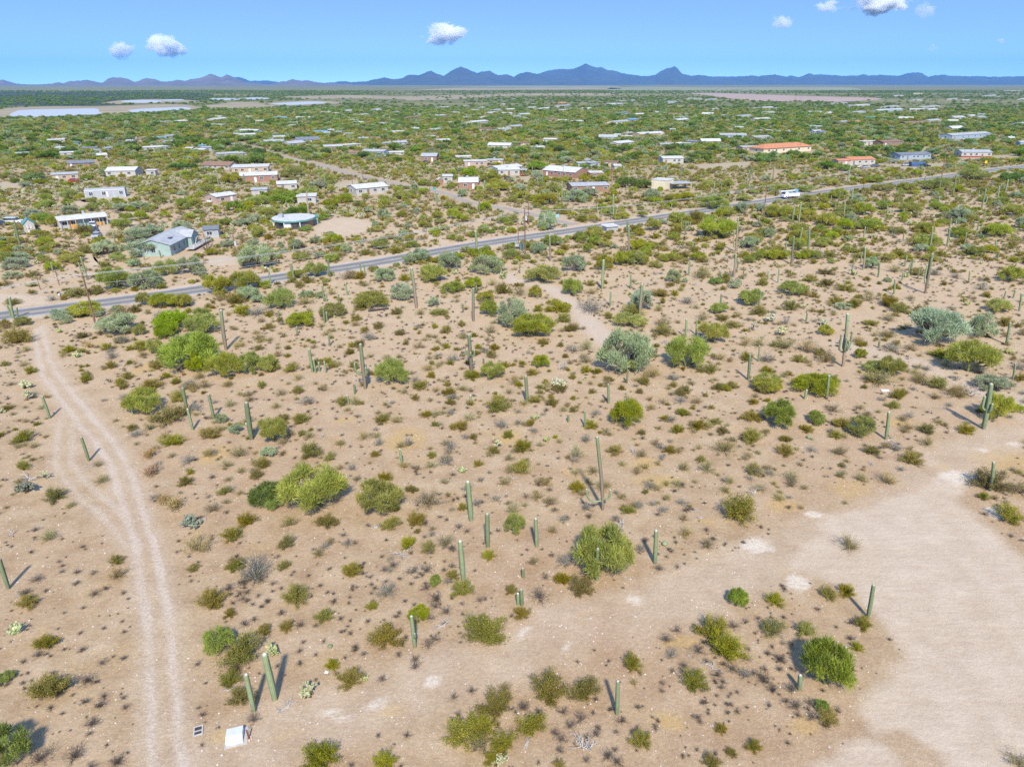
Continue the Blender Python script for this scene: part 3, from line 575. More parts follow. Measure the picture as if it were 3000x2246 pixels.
def dead_mesh(seed, flat=True, m=None):
    r = random.Random(seed); mb = MB()
    def br(p, d, L, rad, k):
        pts = [p]; q = Vector(p)
        for _ in range(3):
            d = (d+Vector((r.gauss(0, .35), r.gauss(0, .35), r.gauss(-.02 if flat else .1, .2)))).normalized(); q = q+d*L/3; q.z = max(q.z, .015+rad); pts.append(q.copy())
        mb.tube(pts, [rad, rad*.8, rad*.55, rad*.25], 5)
        if k < 3:
            for i in (1, 2, 3): br(pts[i], (d+Vector((r.gauss(0, .9), r.gauss(0, .9), r.gauss(.1, .4)))), L*.6, rad*.5, k+1)
    for i in range(5 if flat else 7):
        a = r.random()*6.28; br(Vector((r.uniform(-.25, .25), r.uniform(-.25, .25), .03)), Vector((math.cos(a), math.sin(a), .25 if flat else .9)), r.uniform(.6, .95), .055, 1)
    return mb.mesh('deadwood', m or M_DEAD)
def ocotillo_mesh(seed):
    r = random.Random(seed); mb = MB()
    for i in range(46):
        a = r.random()*6.28; t = r.uniform(.12, .8); d = Vector((math.cos(a)*math.sin(t), math.sin(a)*math.sin(t), math.cos(t))); L = r.uniform(.7, 1.1)
        mb.tube([(0, 0, -.02), d*L*.5+Vector((r.gauss(0, .03), r.gauss(0, .03), .04)), d*L], [.03, .022, .01], 4)
    return mb.mesh('ocotillo', plain('ocotillo_cane', (.27, .25, .19), .9))
def barrel_mesh():
    V = []; F = []; n = 28; rows = 8; rib = []
    for j in range(rows+1):
        e = j/rows*math.pi*.93/1-.35 if False else -.5+(j/rows)*2.0; z = .5+.5*math.sin(min(e, math.pi/2)); w = max(.04, math.cos(min(e, 1.53)))
        for i in range(n): t = 2*math.pi*i/n; k = w*(1.04 if i % 2 == 0 else .86); V.append((k*math.cos(t), k*math.sin(t), z*1.3)); rib.append(1-i % 2)
    F = [(j*n+i, j*n+(i+1) % n, (j+1)*n+(i+1) % n, (j+1)*n+i) for j in range(rows) for i in range(n)]+[tuple(range(rows*n, rows*n+n))]
    k = len(V); return mesh_from(V, F, 'barrel', [M_SAG], smooth=True, attrs={'rib': rib, 'bark': np.zeros(k), 'tip': np.zeros(k)})
ODD = {'prickly_pear': [pad_mesh(i) for i in range(4)], 'cholla': [cholla_mesh(i) for i in range(4)], 'bush_cholla': [cholla_mesh(30+i, False) for i in range(4)], 'grey_cholla': [cholla_mesh(50+i, False, M_CHG) for i in range(2)],
       'fallen_branches': [dead_mesh(i) for i in range(5)], 'dead_shrub': [dead_mesh(20+i, False) for i in range(4)], 'ocotillo': [ocotillo_mesh(2)], 'barrel_cactus': [barrel_mesh()]}
# --------------------------------------------------------------- scatter of what cannot be counted
def scatter(name, label, cat, protos, pts, scl, yaw, idx, z=None):
    n = len(pts); V = np.c_[pts, np.zeros(n) if z is None else z]
    me = bpy.data.meshes.new(name); me.vertices.add(n); me.vertices.foreach_set('co', V.astype(np.float32).ravel())
    a = me.attributes.new('size', 'FLOAT_VECTOR', 'POINT'); a.data.foreach_set('vector', np.asarray(scl, np.float32).ravel())
    a = me.attributes.new('yaw', 'FLOAT_VECTOR', 'POINT'); a.data.foreach_set('vector', np.c_[np.zeros((n, 2)), yaw].astype(np.float32).ravel())
    a = me.attributes.new('pick', 'INT', 'POINT'); a.data.foreach_set('value', np.asarray(idx, np.int32))
    me.update(); o = link(name, me); setp(o, label, cat, kind='stuff')
    c = bpy.data.collections.new(name+'_protos')
    for i, pm in enumerate(protos): c.objects.link(bpy.data.objects.new('%s_%02d' % (name, i), pm))
    g = bpy.data.node_groups.new(name, 'GeometryNodeTree'); g.interface.new_socket('Geometry', in_out='INPUT', socket_type='NodeSocketGeometry'); g.interface.new_socket('Geometry', in_out='OUTPUT', socket_type='NodeSocketGeometry')
    N, L = g.nodes, g.links; gi, go = N.new('NodeGroupInput'), N.new('NodeGroupOutput')
    ci = N.new('GeometryNodeCollectionInfo'); ci.inputs['Collection'].default_value = c; ci.inputs['Separate Children'].default_value = True; ci.inputs['Reset Children'].default_value = True
    ip = N.new('GeometryNodeInstanceOnPoints'); ip.inputs['Pick Instance'].default_value = True
    def na(nm, t): x = N.new('GeometryNodeInputNamedAttribute'); x.data_type = t; x.inputs['Name'].default_value = nm; return x.outputs[0]
    L.new(gi.outputs[0], ip.inputs['Points']); L.new(ci.outputs[0], ip.inputs['Instance']); L.new(na('pick', 'INT'), ip.inputs['Instance Index'])
    L.new(na('yaw', 'FLOAT_VECTOR'), ip.inputs['Rotation']); L.new(na('size', 'FLOAT_VECTOR'), ip.inputs['Scale']); L.new(ip.outputs[0], go.inputs[0])
    md = o.modifiers.new('scatter', 'NODES'); md.node_group = g
    return o
def joined_tree(pair):                       # crown and trunk as one mesh, for far scattered trees only
    cm, tm = pair; nv = len(cm.vertices); V = np.empty(nv*3, np.float32); cm.vertices.foreach_get('co', V); V2 = np.empty(len(tm.vertices)*3, np.float32); tm.vertices.foreach_get('co', V2)
    F = [list(p.vertices) for p in cm.polygons][::2]+[[nv+i for i in p.vertices] for p in tm.polygons]
    t = np.empty(nv, np.float32); cm.attributes['tone'].data.foreach_get('value', t)
    k = len(cm.polygons[::2]) if False else (len(cm.polygons)+1)//2
    Vv = np.vstack([V.reshape(-1, 3), V2.reshape(-1, 3)])
    return mesh_from(Vv, F, 'far_tree', [cm.materials[0], tm.materials[0]], [0]*k+[1]*(len(F)-k), attrs={'tone': np.r_[t, np.zeros(len(tm.vertices))]})
# ================================================================ PLANTS WHERE THE PHOTOGRAPH SHOWS THEM
# boxes x0,y0,x1,y1 measured on enlarged tiles of the photograph; each becomes a plant standing on the ground there
D = {}
D['A0'] = dict(C='125,285,280,375 1595,190,1800,385 270,610,440,710 230,870,520,1130 1800,640,2080,830 1770,880,1920,1010 1840,990,2030,1160 1830,0,1960,70 1800,390,1900,450 2090,500,2180,580',
 P='1615,535,1880,770', G='-190,1250,180,1690 -60,890,80,1000', N='20,490,175,610', W='1745,1030,1900,1065 80,220,180,290 2190,1150,2290,1230', X='1930,0,2160,180')
D['A1'] = dict(C='175,0,265,60 710,15,820,110 205,215,410,350 480,350,610,480 890,310,980,390 190,490,300,560 10,495,100,590 935,530,1155,685 560,780,660,870 650,850,850,1020 1690,370,2000,680 2085,320,2208,460 1545,70,1640,140 1575,100,1750,280 2010,175,2110,260 380,1410,650,1680 955,1540,1125,1680 1800,960,2060,1260 1540,1200,1800,1480 1710,1150,1930,1420 1700,1330,1900,1540 1900,1380,2100,1560 1840,1500,1960,1640 1950,970,2065,1060',
 G='1395,100,1500,200 1225,360,1400,490', X='970,185,1140,290', h='345,900,520,1110 1885,1530,2035,1650', N='65,620,220,770 820,890,920,980', R='577,652,617,695', W='110,1020,330,1225 1380,460,1610,560')
D['A2'] = dict(C='340,80,480,190 470,70,650,265 165,880,430,1130 480,870,705,1120 900,740,1060,880 950,930,1025,1005 1505,410,1740,630 1610,610,1890,790 1380,830,1575,1035 60,1190,270,1400 965,1350,1130,1500 1650,1300,1745,1385 1900,1420,2015,1530 1730,1520,1815,1570 2070,225,2205,355 1540,1590,1700,1680 330,1560,430,1680',
 X='2030,490,2200,600 1240,680,1350,780 1830,830,1950,950', G='1750,195,1920,370', w='480,1385,710,1560', W='0,1250,200,1540 1390,700,1470,770 1510,780,1740,890 895,20,985,150 250,150,360,230')
D['A3'] = dict(C='110,460,270,600 375,445,525,600 570,195,690,300 715,175,835,275 850,445,985,545 820,610,915,725 560,1220,700,1310 2090,1600,2300,1690', G='430,650,880,1080 525,1125,645,1215')
D['B0'] = dict(h='-30,240,40,310 150,640,190,680 220,660,255,695 320,650,350,685', H='135,80,260,215 315,735,415,845', k='125,860,300,955', P='965,110,1280,330', C='95,460,240,540 165,320,230,385 225,535,310,590 340,925,505,1020 310,1230,450,1340 880,1430,985,1530 860,1555,1000,1656 130,695,230,765 920,0,1000,80 1090,50,1280,120 1040,410,1140,500 1370,130,1490,215 1490,60,1600,125 1600,45,1700,105 1500,210,1630,290 1300,490,1460,570 1610,430,1760,515 1640,540,1730,660 1850,555,2000,670 1190,300,1480,390 1140,380,1250,450 1790,40,1880,95 1800,190,1900,260 1430,825,1540,890 1445,620,1570,720 1760,885,1850,965 2010,755,2110,835 2040,660,2170,750 1770,680,1880,750 1920,1115,2050,1220 1640,1040,1780,1110 1470,1300,1690,1445 1790,1230,1940,1340 1500,760,1570,800 1840,1440,1960,1570 1510,1545,1600,1580',
 y='1135,585,1255,675 1140,705,1270,820 1255,945,1370,1040 1320,970,1480,1095', I='2100,580,2208,660 1840,390,1950,480 1740,290,1830,390', W='0,1220,150,1300 1280,840,1390,900 640,680,770,745 1600,1080,1700,1170 60,815,330,870', k2='1440,1140,1620,1265', X='1930,1420,2170,1620')
D['B1'] = dict(P='0,285,240,560 180,730,700,1130 770,840,1170,1150 2000,1120,2190,1290', G='40,980,210,1095', D='-90,870,190,1060', I='20,575,150,670', C='300,285,420,390 820,425,915,520 940,490,1040,570 350,525,520,670 545,600,640,690 730,660,810,770 770,785,855,860 980,780,1090,860 1205,895,1310,950 1285,920,1490,1070 1520,920,1585,985 1230,1110,1355,1210 1010,1165,1160,1240 1040,990,1160,1110 1390,1180,1460,1260 1280,1220,1335,1275 480,1150,660,1230 190,1130,330,1230 175,1290,300,1395 550,1290,640,1370 690,1305,780,1380 445,1380,550,1470 170,1470,260,1565 700,1510,830,1620 1160,1290,1280,1400 1330,1330,1450,1430 1450,1240,1610,1400 1830,1400,1930,1490 1630,1010,1710,1090 1740,1000,1830,1060 2010,1030,2130,1120 1505,530,1630,600 1380,610,1460,670 1760,660,1835,740 1270,700,1340,770 925,610,1000,660 1875,580,1960,640 1990,440,2080,510 2120,530,2208,610 2080,690,2208,780 1780,820,1850,865 1660,860,1760,940 1670,305,1780,365 1720,460,1790,520 1410,370,1480,415 1560,380,1630,440 1340,260,1420,340 980,270,1080,370 1070,330,1190,390 1250,150,1320,200 1260,50,1400,115 1415,70,1490,140 1530,90,1610,140 1620,80,1720,130 1380,160,1440,215 1530,190,1610,240 1475,245,1540,320 1700,180,1765,245 1870,190,2040,300 2040,0,2150,80 1010,200,1070,250 295,85,385,150 330,175,480,235 485,75,580,130 145,110,245,165 640,150,740,245 740,165,850,245 0,660,100,750 240,430,320,490 330,440,400,490 180,280,240,370',
 O='1140,420,1310,590', H='1900,450,2020,590', h='1830,545,1880,600', N='1630,735,1715,790', X='1470,640,1600,730 1515,590,1600,640 1925,360,2040,430 1530,260,1610,320 2085,330,2150,400', w='490,370,560,510', W='640,860,710,910 840,1170,1030,1260 1670,1150,1810,1200 1990,800,2130,850 1060,1400,1280,1460')
D['B2'] = dict(P='800,170,1070,440 1960,20,2170,150', G='490,1180,1000,1670', C='450,570,600,670 420,630,490,680 1730,990,1990,1180 1355,1200,1475,1310 1515,1270,1650,1410 1350,1095,1440,1180 470,860,595,945 230,810,325,895 240,985,370,1060 280,1190,380,1280 370,1080,460,1190 350,1440,500,1550 120,1460,220,1540 970,745,1060,805 1050,915,1110,960 845,940,930,1005 1185,1040,1270,1110 880,1060,990,1120 1110,820,1150,860 1340,670,1450,775 1510,690,1660,790 1495,650,1575,705 1210,840,1290,900 1220,955,1300,1010 1120,510,1210,570 1225,575,1330,630 1310,570,1390,630 1480,510,1550,600 1620,530,1840,640 1740,490,1820,540 1880,460,2020,555 1660,420,1750,470 1290,400,1390,470 1540,355,1640,430 1330,270,1440,330 1080,165,1150,210 1440,175,1560,235 1010,440,1080,480 1360,85,1450,140 1540,130,1590,175 1620,65,1720,120 1720,50,1820,105 1000,110,1060,150 860,75,920,120 620,90,680,150 470,150,525,200 270,150,380,250 0,530,150,620 190,530,265,580 350,500,420,550 460,225,530,300 10,690,170,810 110,355,185,410 1590,235,1640,275 1910,190,2000,235 1870,300,2030,370 1900,735,2040,800 2090,820,2150,890 770,570,900,640',
 X='1240,300,1330,385 1310,160,1430,230 550,460,650,545', w='940,560,1050,640 790,1150,980,1280', W='1490,1090,1610,1170 1870,890,2060,970 1160,1130,1210,1180 1430,1060,1530,1110', N='140,290,230,365 240,495,320,540', h='320,0,440,105', R='1210,1325,1262,1378')
D['B3'] = dict(P='35,20,250,155 380,0,730,170 1890,100,2150,380 2110,230,2230,310', G='110,180,390,430 460,285,620,400 800,330,1050,500', I='1860,0,2130,140', C='220,570,345,650 670,570,800,655 1140,110,1265,195 610,235,735,300 1240,625,1380,725 1380,470,1495,575 1130,550,1230,620 1260,545,1330,610 930,575,1040,640 1225,380,1330,445 1045,765,1195,885 710,700,765,740 690,785,730,820 270,765,415,870 275,820,385,910 0,740,100,810 100,760,210,810 715,1255,900,1425 1830,800,2080,940 2100,860,2300,970 1845,930,1930,1005 2010,1070,2208,1190 2015,760,2085,810 1590,80,1760,185 1450,0,1580,110 1310,0,1430,75 910,0,1210,90 640,450,740,510 420,410,510,465 240,490,340,540 680,340,800,425 1250,280,1330,345',
 w='1690,40,1870,180', W='1020,520,1240,560 1510,200,1590,270 910,670,1040,720 1200,210,1300,260 1340,470,1420,560', R='450,480,487,510')
D['C0'] = dict(I='1350,170,1700,410 1000,660,1420,900 530,590,690,740 640,620,760,770 1890,10,2160,250 2080,140,2212,260 1340,60,1500,160 0,200,190,290 0,30,250,190', P='1040,130,1360,420 690,520,1040,700 1650,60,1890,260 450,80,620,200 610,10,880,120 1600,420,1890,610 1880,380,2060,600 1460,390,1620,580 1560,900,1740,1100 1420,690,1560,900', G='1640,600,2010,860 1960,640,2330,890 1700,840,2290,1290 1650,720,1880,930 1880,860,2200,1090 2060,580,2260,780 1990,1020,2280,1290',
 C='30,765,280,990 500,460,605,525 210,1010,330,1075 185,1165,300,1230 0,1170,90,1230 1120,1050,1265,1150 1125,1130,1240,1255 1080,980,1210,1055 1430,950,1590,1060 1240,880,1390,990 1610,1140,1740,1260 690,400,940,480 950,360,1100,460 1060,100,1170,160 0,280,110,360 270,200,390,270 1390,540,1500,650 1210,560,1400,680 1225,1340,1350,1440 1310,1290,1420,1370 1560,1390,1720,1470 1840,1340,1940,1420 1940,1380,2150,1475 2080,1290,2212,1370 40,500,190,570 -20,720,90,800', y='900,940,1000,1030 1320,740,1430,880', X='1640,630,1800,700', N='585,815,680,870 765,1090,870,1140', h='340,70,430,130 170,1430,330,1475', W='1560,1090,1720,1180')
D['C1'] = dict(P='0,200,240,460 210,190,570,420 640,360,940,620 880,170,1080,290 1080,90,1300,270 1230,530,1500,710 1610,395,1930,620 820,650,1170,810 1835,1120,2180,1440 10,1070,340,1370 340,1050,620,1320 560,1080,780,1300', I='300,350,560,520 490,460,620,550 1810,140,2040,320 1990,310,2260,520 2120,-20,2350,130 1000,400,1170,500 1190,420,1270,500 0,1050,110,1180',
 C='290,580,480,680 410,595,680,690 630,640,740,695 70,440,220,530 240,420,400,560 960,470,1180,570 1080,580,1170,650 1090,265,1200,320 1260,330,1330,360 1450,180,1650,290 1610,210,1730,290 1300,375,1420,460 1610,540,1750,620 2010,595,2130,670 1550,730,1680,800 1570,680,1690,740 1820,740,1930,830 1240,840,1360,900 1580,965,1700,1030 1510,1035,1610,1105 1550,1160,1660,1250 860,1190,1000,1290 720,1050,840,1135 500,870,650,950 630,910,750,965 610,770,740,830 560,700,660,760 520,1000,630,1055 290,940,400,1030 260,790,360,845 180,1390,300,1450 560,1390,660,1460 1240,1430,1320,1475 2050,830,2160,900 2130,920,2212,1000 1650,1370,1740,1450 860,980,930,1050 1340,1160,1410,1220 1200,760,1310,810 2100,230,2212,310 1640,320,1780,370 800,860,890,920', X='1680,830,1840,950')
D['C2'] = dict(P='100,95,390,335 325,300,580,450 720,410,920,540 760,490,970,690 1250,130,1630,335 1280,355,1440,490 1635,250,1870,470 1130,660,1570,930 1310,1090,1520,1250 760,1175,1040,1370 600,250,770,390 2010,0,2212,200 1640,530,1750,620', I='650,0,1010,240 310,-20,530,190 1660,0,1890,220 930,470,1310,810 180,470,320,590',
 C='1510,480,1700,650 930,330,1100,450 830,280,950,360 1100,370,1280,470 1590,640,1730,760 1680,720,1820,860 60,600,170,680 220,620,390,680 330,790,450,875 510,735,610,800 800,785,940,880 800,900,885,960 660,860,735,915 855,990,975,1055 850,1085,960,1145 510,880,640,940 30,930,160,1040 350,940,440,1040 260,910,340,980 250,1085,360,1130 400,1080,540,1180 130,1220,270,1280 180,1290,280,1360 300,1165,390,1210 590,1280,740,1370 1110,1120,1180,1190 1250,1035,1320,1095 1000,905,1050,955 1390,920,1500,1000 1590,960,1670,1020 1830,930,2000,1060 1650,1085,1720,1140 1840,1110,1980,1200 1850,1215,1960,1300 1260,1260,1390,1330 1090,1290,1160,1380 1130,1360,1220,1450 1720,1300,1800,1370 1430,1340,1510,1420 980,1180,1080,1250 700,960,780,1040 590,960,650,1020 110,750,180,790 470,470,550,540 1330,490,1440,640 2110,590,2212,720 1910,290,2000,360 1890,380,2040,450 230,740,310,820 0,1320,110,1400 30,1400,200,1475', X='1820,490,2100,650 1690,1000,1850,1080', w='1560,1190,1760,1280', h='1530,1310,1700,1470', N='1870,1340,1920,1385 920,235,1070,290 960,350,1100,440 450,190,540,240')
D['C3'] = dict(P='575,880,1040,1275 1360,385,1640,585 1805,295,2095,470 1040,540,1240,670 0,660,350,820 1650,0,1900,80 1520,1330,1850,1475 1990,1310,2260,1475 75,1120,240,1300 900,735,1230,990', G='1020,295,1190,345', I='-140,770,420,1320 150,360,420,640 560,150,720,320 1230,270,1390,390 730,260,800,330',
 C='110,570,300,690 440,650,610,800 410,790,640,900 430,570,540,640 1340,880,1500,1020 1480,920,1640,1020 1720,910,1980,1060 1990,910,2212,1090 1840,520,1990,630 2090,590,2200,645 1480,580,1660,680 1080,1060,1210,1170 1200,1120,1300,1190 980,1200,1120,1310 1580,1240,1730,1310 1930,1110,2090,1190 320,1230,510,1360 270,1350,400,1430 780,1380,890,1430 1060,1420,1200,1475 1370,1050,1500,1170 890,640,1050,740 1110,680,1250,740 1200,740,1380,820 1280,640,1390,700 560,320,660,370 680,340,770,420 420,400,580,480 610,400,700,470 850,150,1060,290 370,90,520,160 600,20,740,100 1150,210,1260,300 1540,260,1660,360 700,480,880,560 830,560,940,610 2060,240,2200,320 2110,410,2212,490 1790,700,1920,780 590,1160,720,1240', X='560,1310,720,1390 1580,1070,1740,1190', h='1600,645,1760,755 1765,785,1915,900', H='1445,720,1560,850', w='820,260,915,360', W='1170,380,1270,450 500,920,680,1000', R='1580,895,1616,930')
D['C4'] = dict(P='1430,930,1960,1340 1990,130,2230,330 1850,490,2110,660 390,1000,520,1150 680,1110,950,1350 0,780,170,900 0,1290,230,1475 710,0,850,70 500,1200,760,1300', I='1040,590,1640,1020 1650,620,1950,930 490,30,660,180 180,535,360,620 700,265,800,320 1070,590,1200,690',
 C='0,1030,190,1200 190,340,400,420 460,420,630,530 680,480,890,590 310,500,470,600 120,480,260,560 680,650,860,750 800,560,960,650 1030,560,1130,640 500,730,640,790 640,840,840,930 370,890,490,990 920,990,1080,1060 1220,1050,1460,1140 1310,1140,1450,1240 1010,1290,1190,1400 1190,1330,1380,1470 940,460,1060,510 740,130,910,220 1000,170,1130,250 0,290,160,370 0,190,160,240 1950,700,2100,800 490,1330,680,1400 2160,800,2290,900', X='1740,1320,2080,1475 2110,1160,2280,1280 690,970,920,1080 1190,180,1330,250 1420,220,1560,280 1710,320,1850,410', h='0,720,130,800', N='1555,530,1665,580 340,190,440,250 2000,1030,2110,1100')
D['D0'] = dict(P='370,770,540,900 0,840,120,1000 1430,490,1570,610 1170,580,1380,690 390,380,570,480 640,260,810,390 790,310,900,400 880,190,1000,250 1540,230,1700,330 1620,340,1780,430 1890,360,2050,470 2030,360,2170,450', G='490,515,650,690 230,580,370,700 350,170,490,220 860,110,990,180 1930,70,2110,160', D='380,510,520,650 240,80,440,190 90,140,190,210 1800,-20,2000,70 1990,-20,2130,60', I='1340,640,1700,820 1330,800,1720,1010 980,800,1220,990 250,480,420,590 640,440,810,550 1190,410,1360,520 1360,410,1570,500 1830,610,2060,740 0,960,250,1060 1050,40,1160,140 180,190,330,260', C='800,660,970,770 1110,720,1340,800 840,880,1000,970')
D['D1'] = dict(D='700,270,1020,440 860,440,1110,580', G='220,380,390,510 980,250,1180,350 1010,690,1150,730', P='560,460,770,570 440,350,700,460 490,650,650,800 130,580,280,670 0,630,170,720 1310,740,1480,860 1790,770,1990,930 1260,360,1440,480 1400,310,1580,430 1310,210,1410,320 160,90,370,220 0,110,130,230 800,10,1050,150 1250,90,1410,190 1520,250,1640,320 2030,280,2212,390', I='340,840,740,1140 920,810,1060,930 160,810,300,900 1290,720,1390,790 1450,860,1580,970 1850,470,2010,600 1100,190,1310,280 300,590,480,680 770,830,850,900 1170,940,1290,1020 770,900,880,970', C='1160,600,1250,650 330,730,460,850 1060,930,1160,1000 1320,950,1480,1030 910,720,1000,790 1680,910,1790,990 1740,680,1820,740 1880,670,1970,710')
D['D2'] = dict(D='1270,-20,1500,70 1740,10,1880,130', G='530,30,740,160 2010,110,2150,200', I='1380,450,1610,720 1310,60,1440,170 1110,200,1260,300 1680,260,1920,420 1830,270,2050,360 510,250,620,360 0,890,230,1060 0,200,100,300', P='400,470,530,600 490,520,640,640 720,650,870,750 1040,530,1180,640 1420,750,1640,890 1770,720,1930,840 1900,660,2100,790 1870,830,1990,960 1020,850,1100,930 1330,300,1610,450 1140,280,1300,380 820,190,1070,300 750,110,1000,200 1470,180,1640,310 690,320,800,400 740,390,890,520 80,250,220,320 80,160,240,240 100,540,190,610 610,890,720,1000 1930,540,2040,620 1820,90,1930,200', C='320,320,410,400 1810,540,1940,630 400,360,520,450 520,420,660,480')
D['D3'] = dict(P='920,560,1350,810 340,540,510,730 580,500,800,640 1620,930,1840,1040 1890,690,2080,850 1640,430,1970,590 1940,470,2212,620 920,380,1260,490 1120,440,1300,570 150,240,250,320 640,310,890,410 1160,150,1290,260 930,170,1100,260 860,120,950,190 0,920,200,1106 160,930,360,1106 160,800,340,940 2100,920,2260,1030 1340,340,1490,410 600,950,710,1030 2000,330,2212,420 1640,220,1760,300 1760,230,1920,290 1980,230,2170,310 240,500,360,580 0,520,170,600', I='1380,780,1580,920 1530,380,1640,520 1310,400,1450,540 320,250,500,400 1600,670,1730,800', D='20,120,260,260 240,150,400,270', C='520,320,640,420 1010,510,1110,590 800,510,960,620 160,650,280,750 600,660,740,770')
D['D4'] = dict(P='0,510,200,680 200,580,390,720 460,580,690,720 190,440,410,560 400,400,620,560 620,380,800,500 890,400,1140,540 1200,400,1350,500 1590,540,1740,640 1060,620,1250,740 1060,740,1320,910 1430,670,1630,800 1810,620,2120,800 800,700,960,760 1630,870,1780,1000 280,770,390,830 130,250,330,390 0,320,100,410 860,200,1070,290 640,230,820,300 1180,130,1450,290 1440,210,1560,310 1540,260,1620,320 1720,240,1860,330 1560,90,1870,180 1590,0,1750,70 830,90,980,160 530,150,740,210 40,140,220,240 1010,50,1130,130 2020,420,2260,570 1930,340,2080,450 410,70,510,140 1350,430,1450,520', I='1430,445,1660,620 2130,540,2260,700 330,310,500,430', D='2000,70,2230,200 0,0,200,60 200,0,380,80')
# grey bursage clumps of the foreground: x,y,width
TUFT = {'A0': '305,125,100 625,75,60 630,160,50 760,80,60 770,245,90 855,205,60 520,405,40 675,365,50 650,570,50 840,530,50 670,700,70 830,800,80 915,760,40 990,475,40 1005,560,50 710,940,140 690,1120,80 805,1150,90 1000,1090,60 1015,1165,70 750,1290,110 330,1560,180 610,1540,160 950,1600,120 740,1640,90 310,740,90 190,970,60 790,960,50 410,755,40 200,240,100 1975,150,90 2110,130,90 1850,200,100 2000,235,60 2000,305,60 1885,325,50 2045,335,50 2165,310,50 2115,355,40 1980,490,80 2055,455,60 1920,270,40 1920,850,110 2050,1255,120',
 'A1': '140,165,60 205,205,50 135,230,40 285,100,40 20,265,50 95,310,60 45,355,50 210,405,70 520,185,50 580,240,40 780,215,50 760,280,40 630,310,70 750,325,40 865,85,60 920,115,60 935,175,50 1040,55,70 1110,15,90 1270,60,110 1380,50,110 1520,60,60 1590,25,70 1255,170,50 1160,130,50 1380,195,90 1460,285,110 1450,345,90 1205,310,50 1280,340,50 1815,295,80 1770,65,40 1160,405,50 685,450,60 765,470,40 905,475,60 360,500,80 740,515,40 690,560,50 765,570,60 385,640,50 550,635,50 805,680,60 355,710,60 485,745,50 720,770,50 355,810,60 175,835,50 235,910,30 485,945,40 650,900,50 1020,940,90 1155,740,60 1215,600,50 1180,650,80 1395,650,110 1450,610,80 1400,440,90 1540,390,90 1290,780,100 1290,830,90 1650,570,40 1655,645,40 1670,415,40 2160,1160,100 1600,1085,80 1745,1030,80',
 'A2': '90,1160,90 215,1200,90 410,1200,90 350,1370,90 470,1310,90 555,1250,110 400,1420,90 385,1510,80 680,1370,90 655,1210,50 890,1270,80 770,1550,110 850,1600,110 600,1590,70 1175,1270,50 1540,1130,60 1770,1060,40 1770,1145,50 1820,1200,60 1585,1215,50 1460,1240,40 1495,1510,50 1380,1560,50 1250,610,110 1330,540,90 1480,510,60 1790,505,90 1890,475,60 1550,640,60 1500,700,120 1395,830,90 1295,870,60 1880,760,100 1780,850,100 1660,900,90 1705,960,60 1640,955,50 2030,930,130 2110,1025,90 2170,775,90 2070,730,60 2105,680,50 2165,860,50 1965,570,40 1190,40,90 270,115,70 225,260,150',
 'A3': '265,440,50 540,375,60 330,655,80 555,625,50 235,775,90 130,735,50 230,855,60 325,855,50 330,1010,130 365,1150,110 480,1130,90 490,1240,90 600,1310,90 380,1230,60 700,1190,80 800,610,70 810,480,80'}
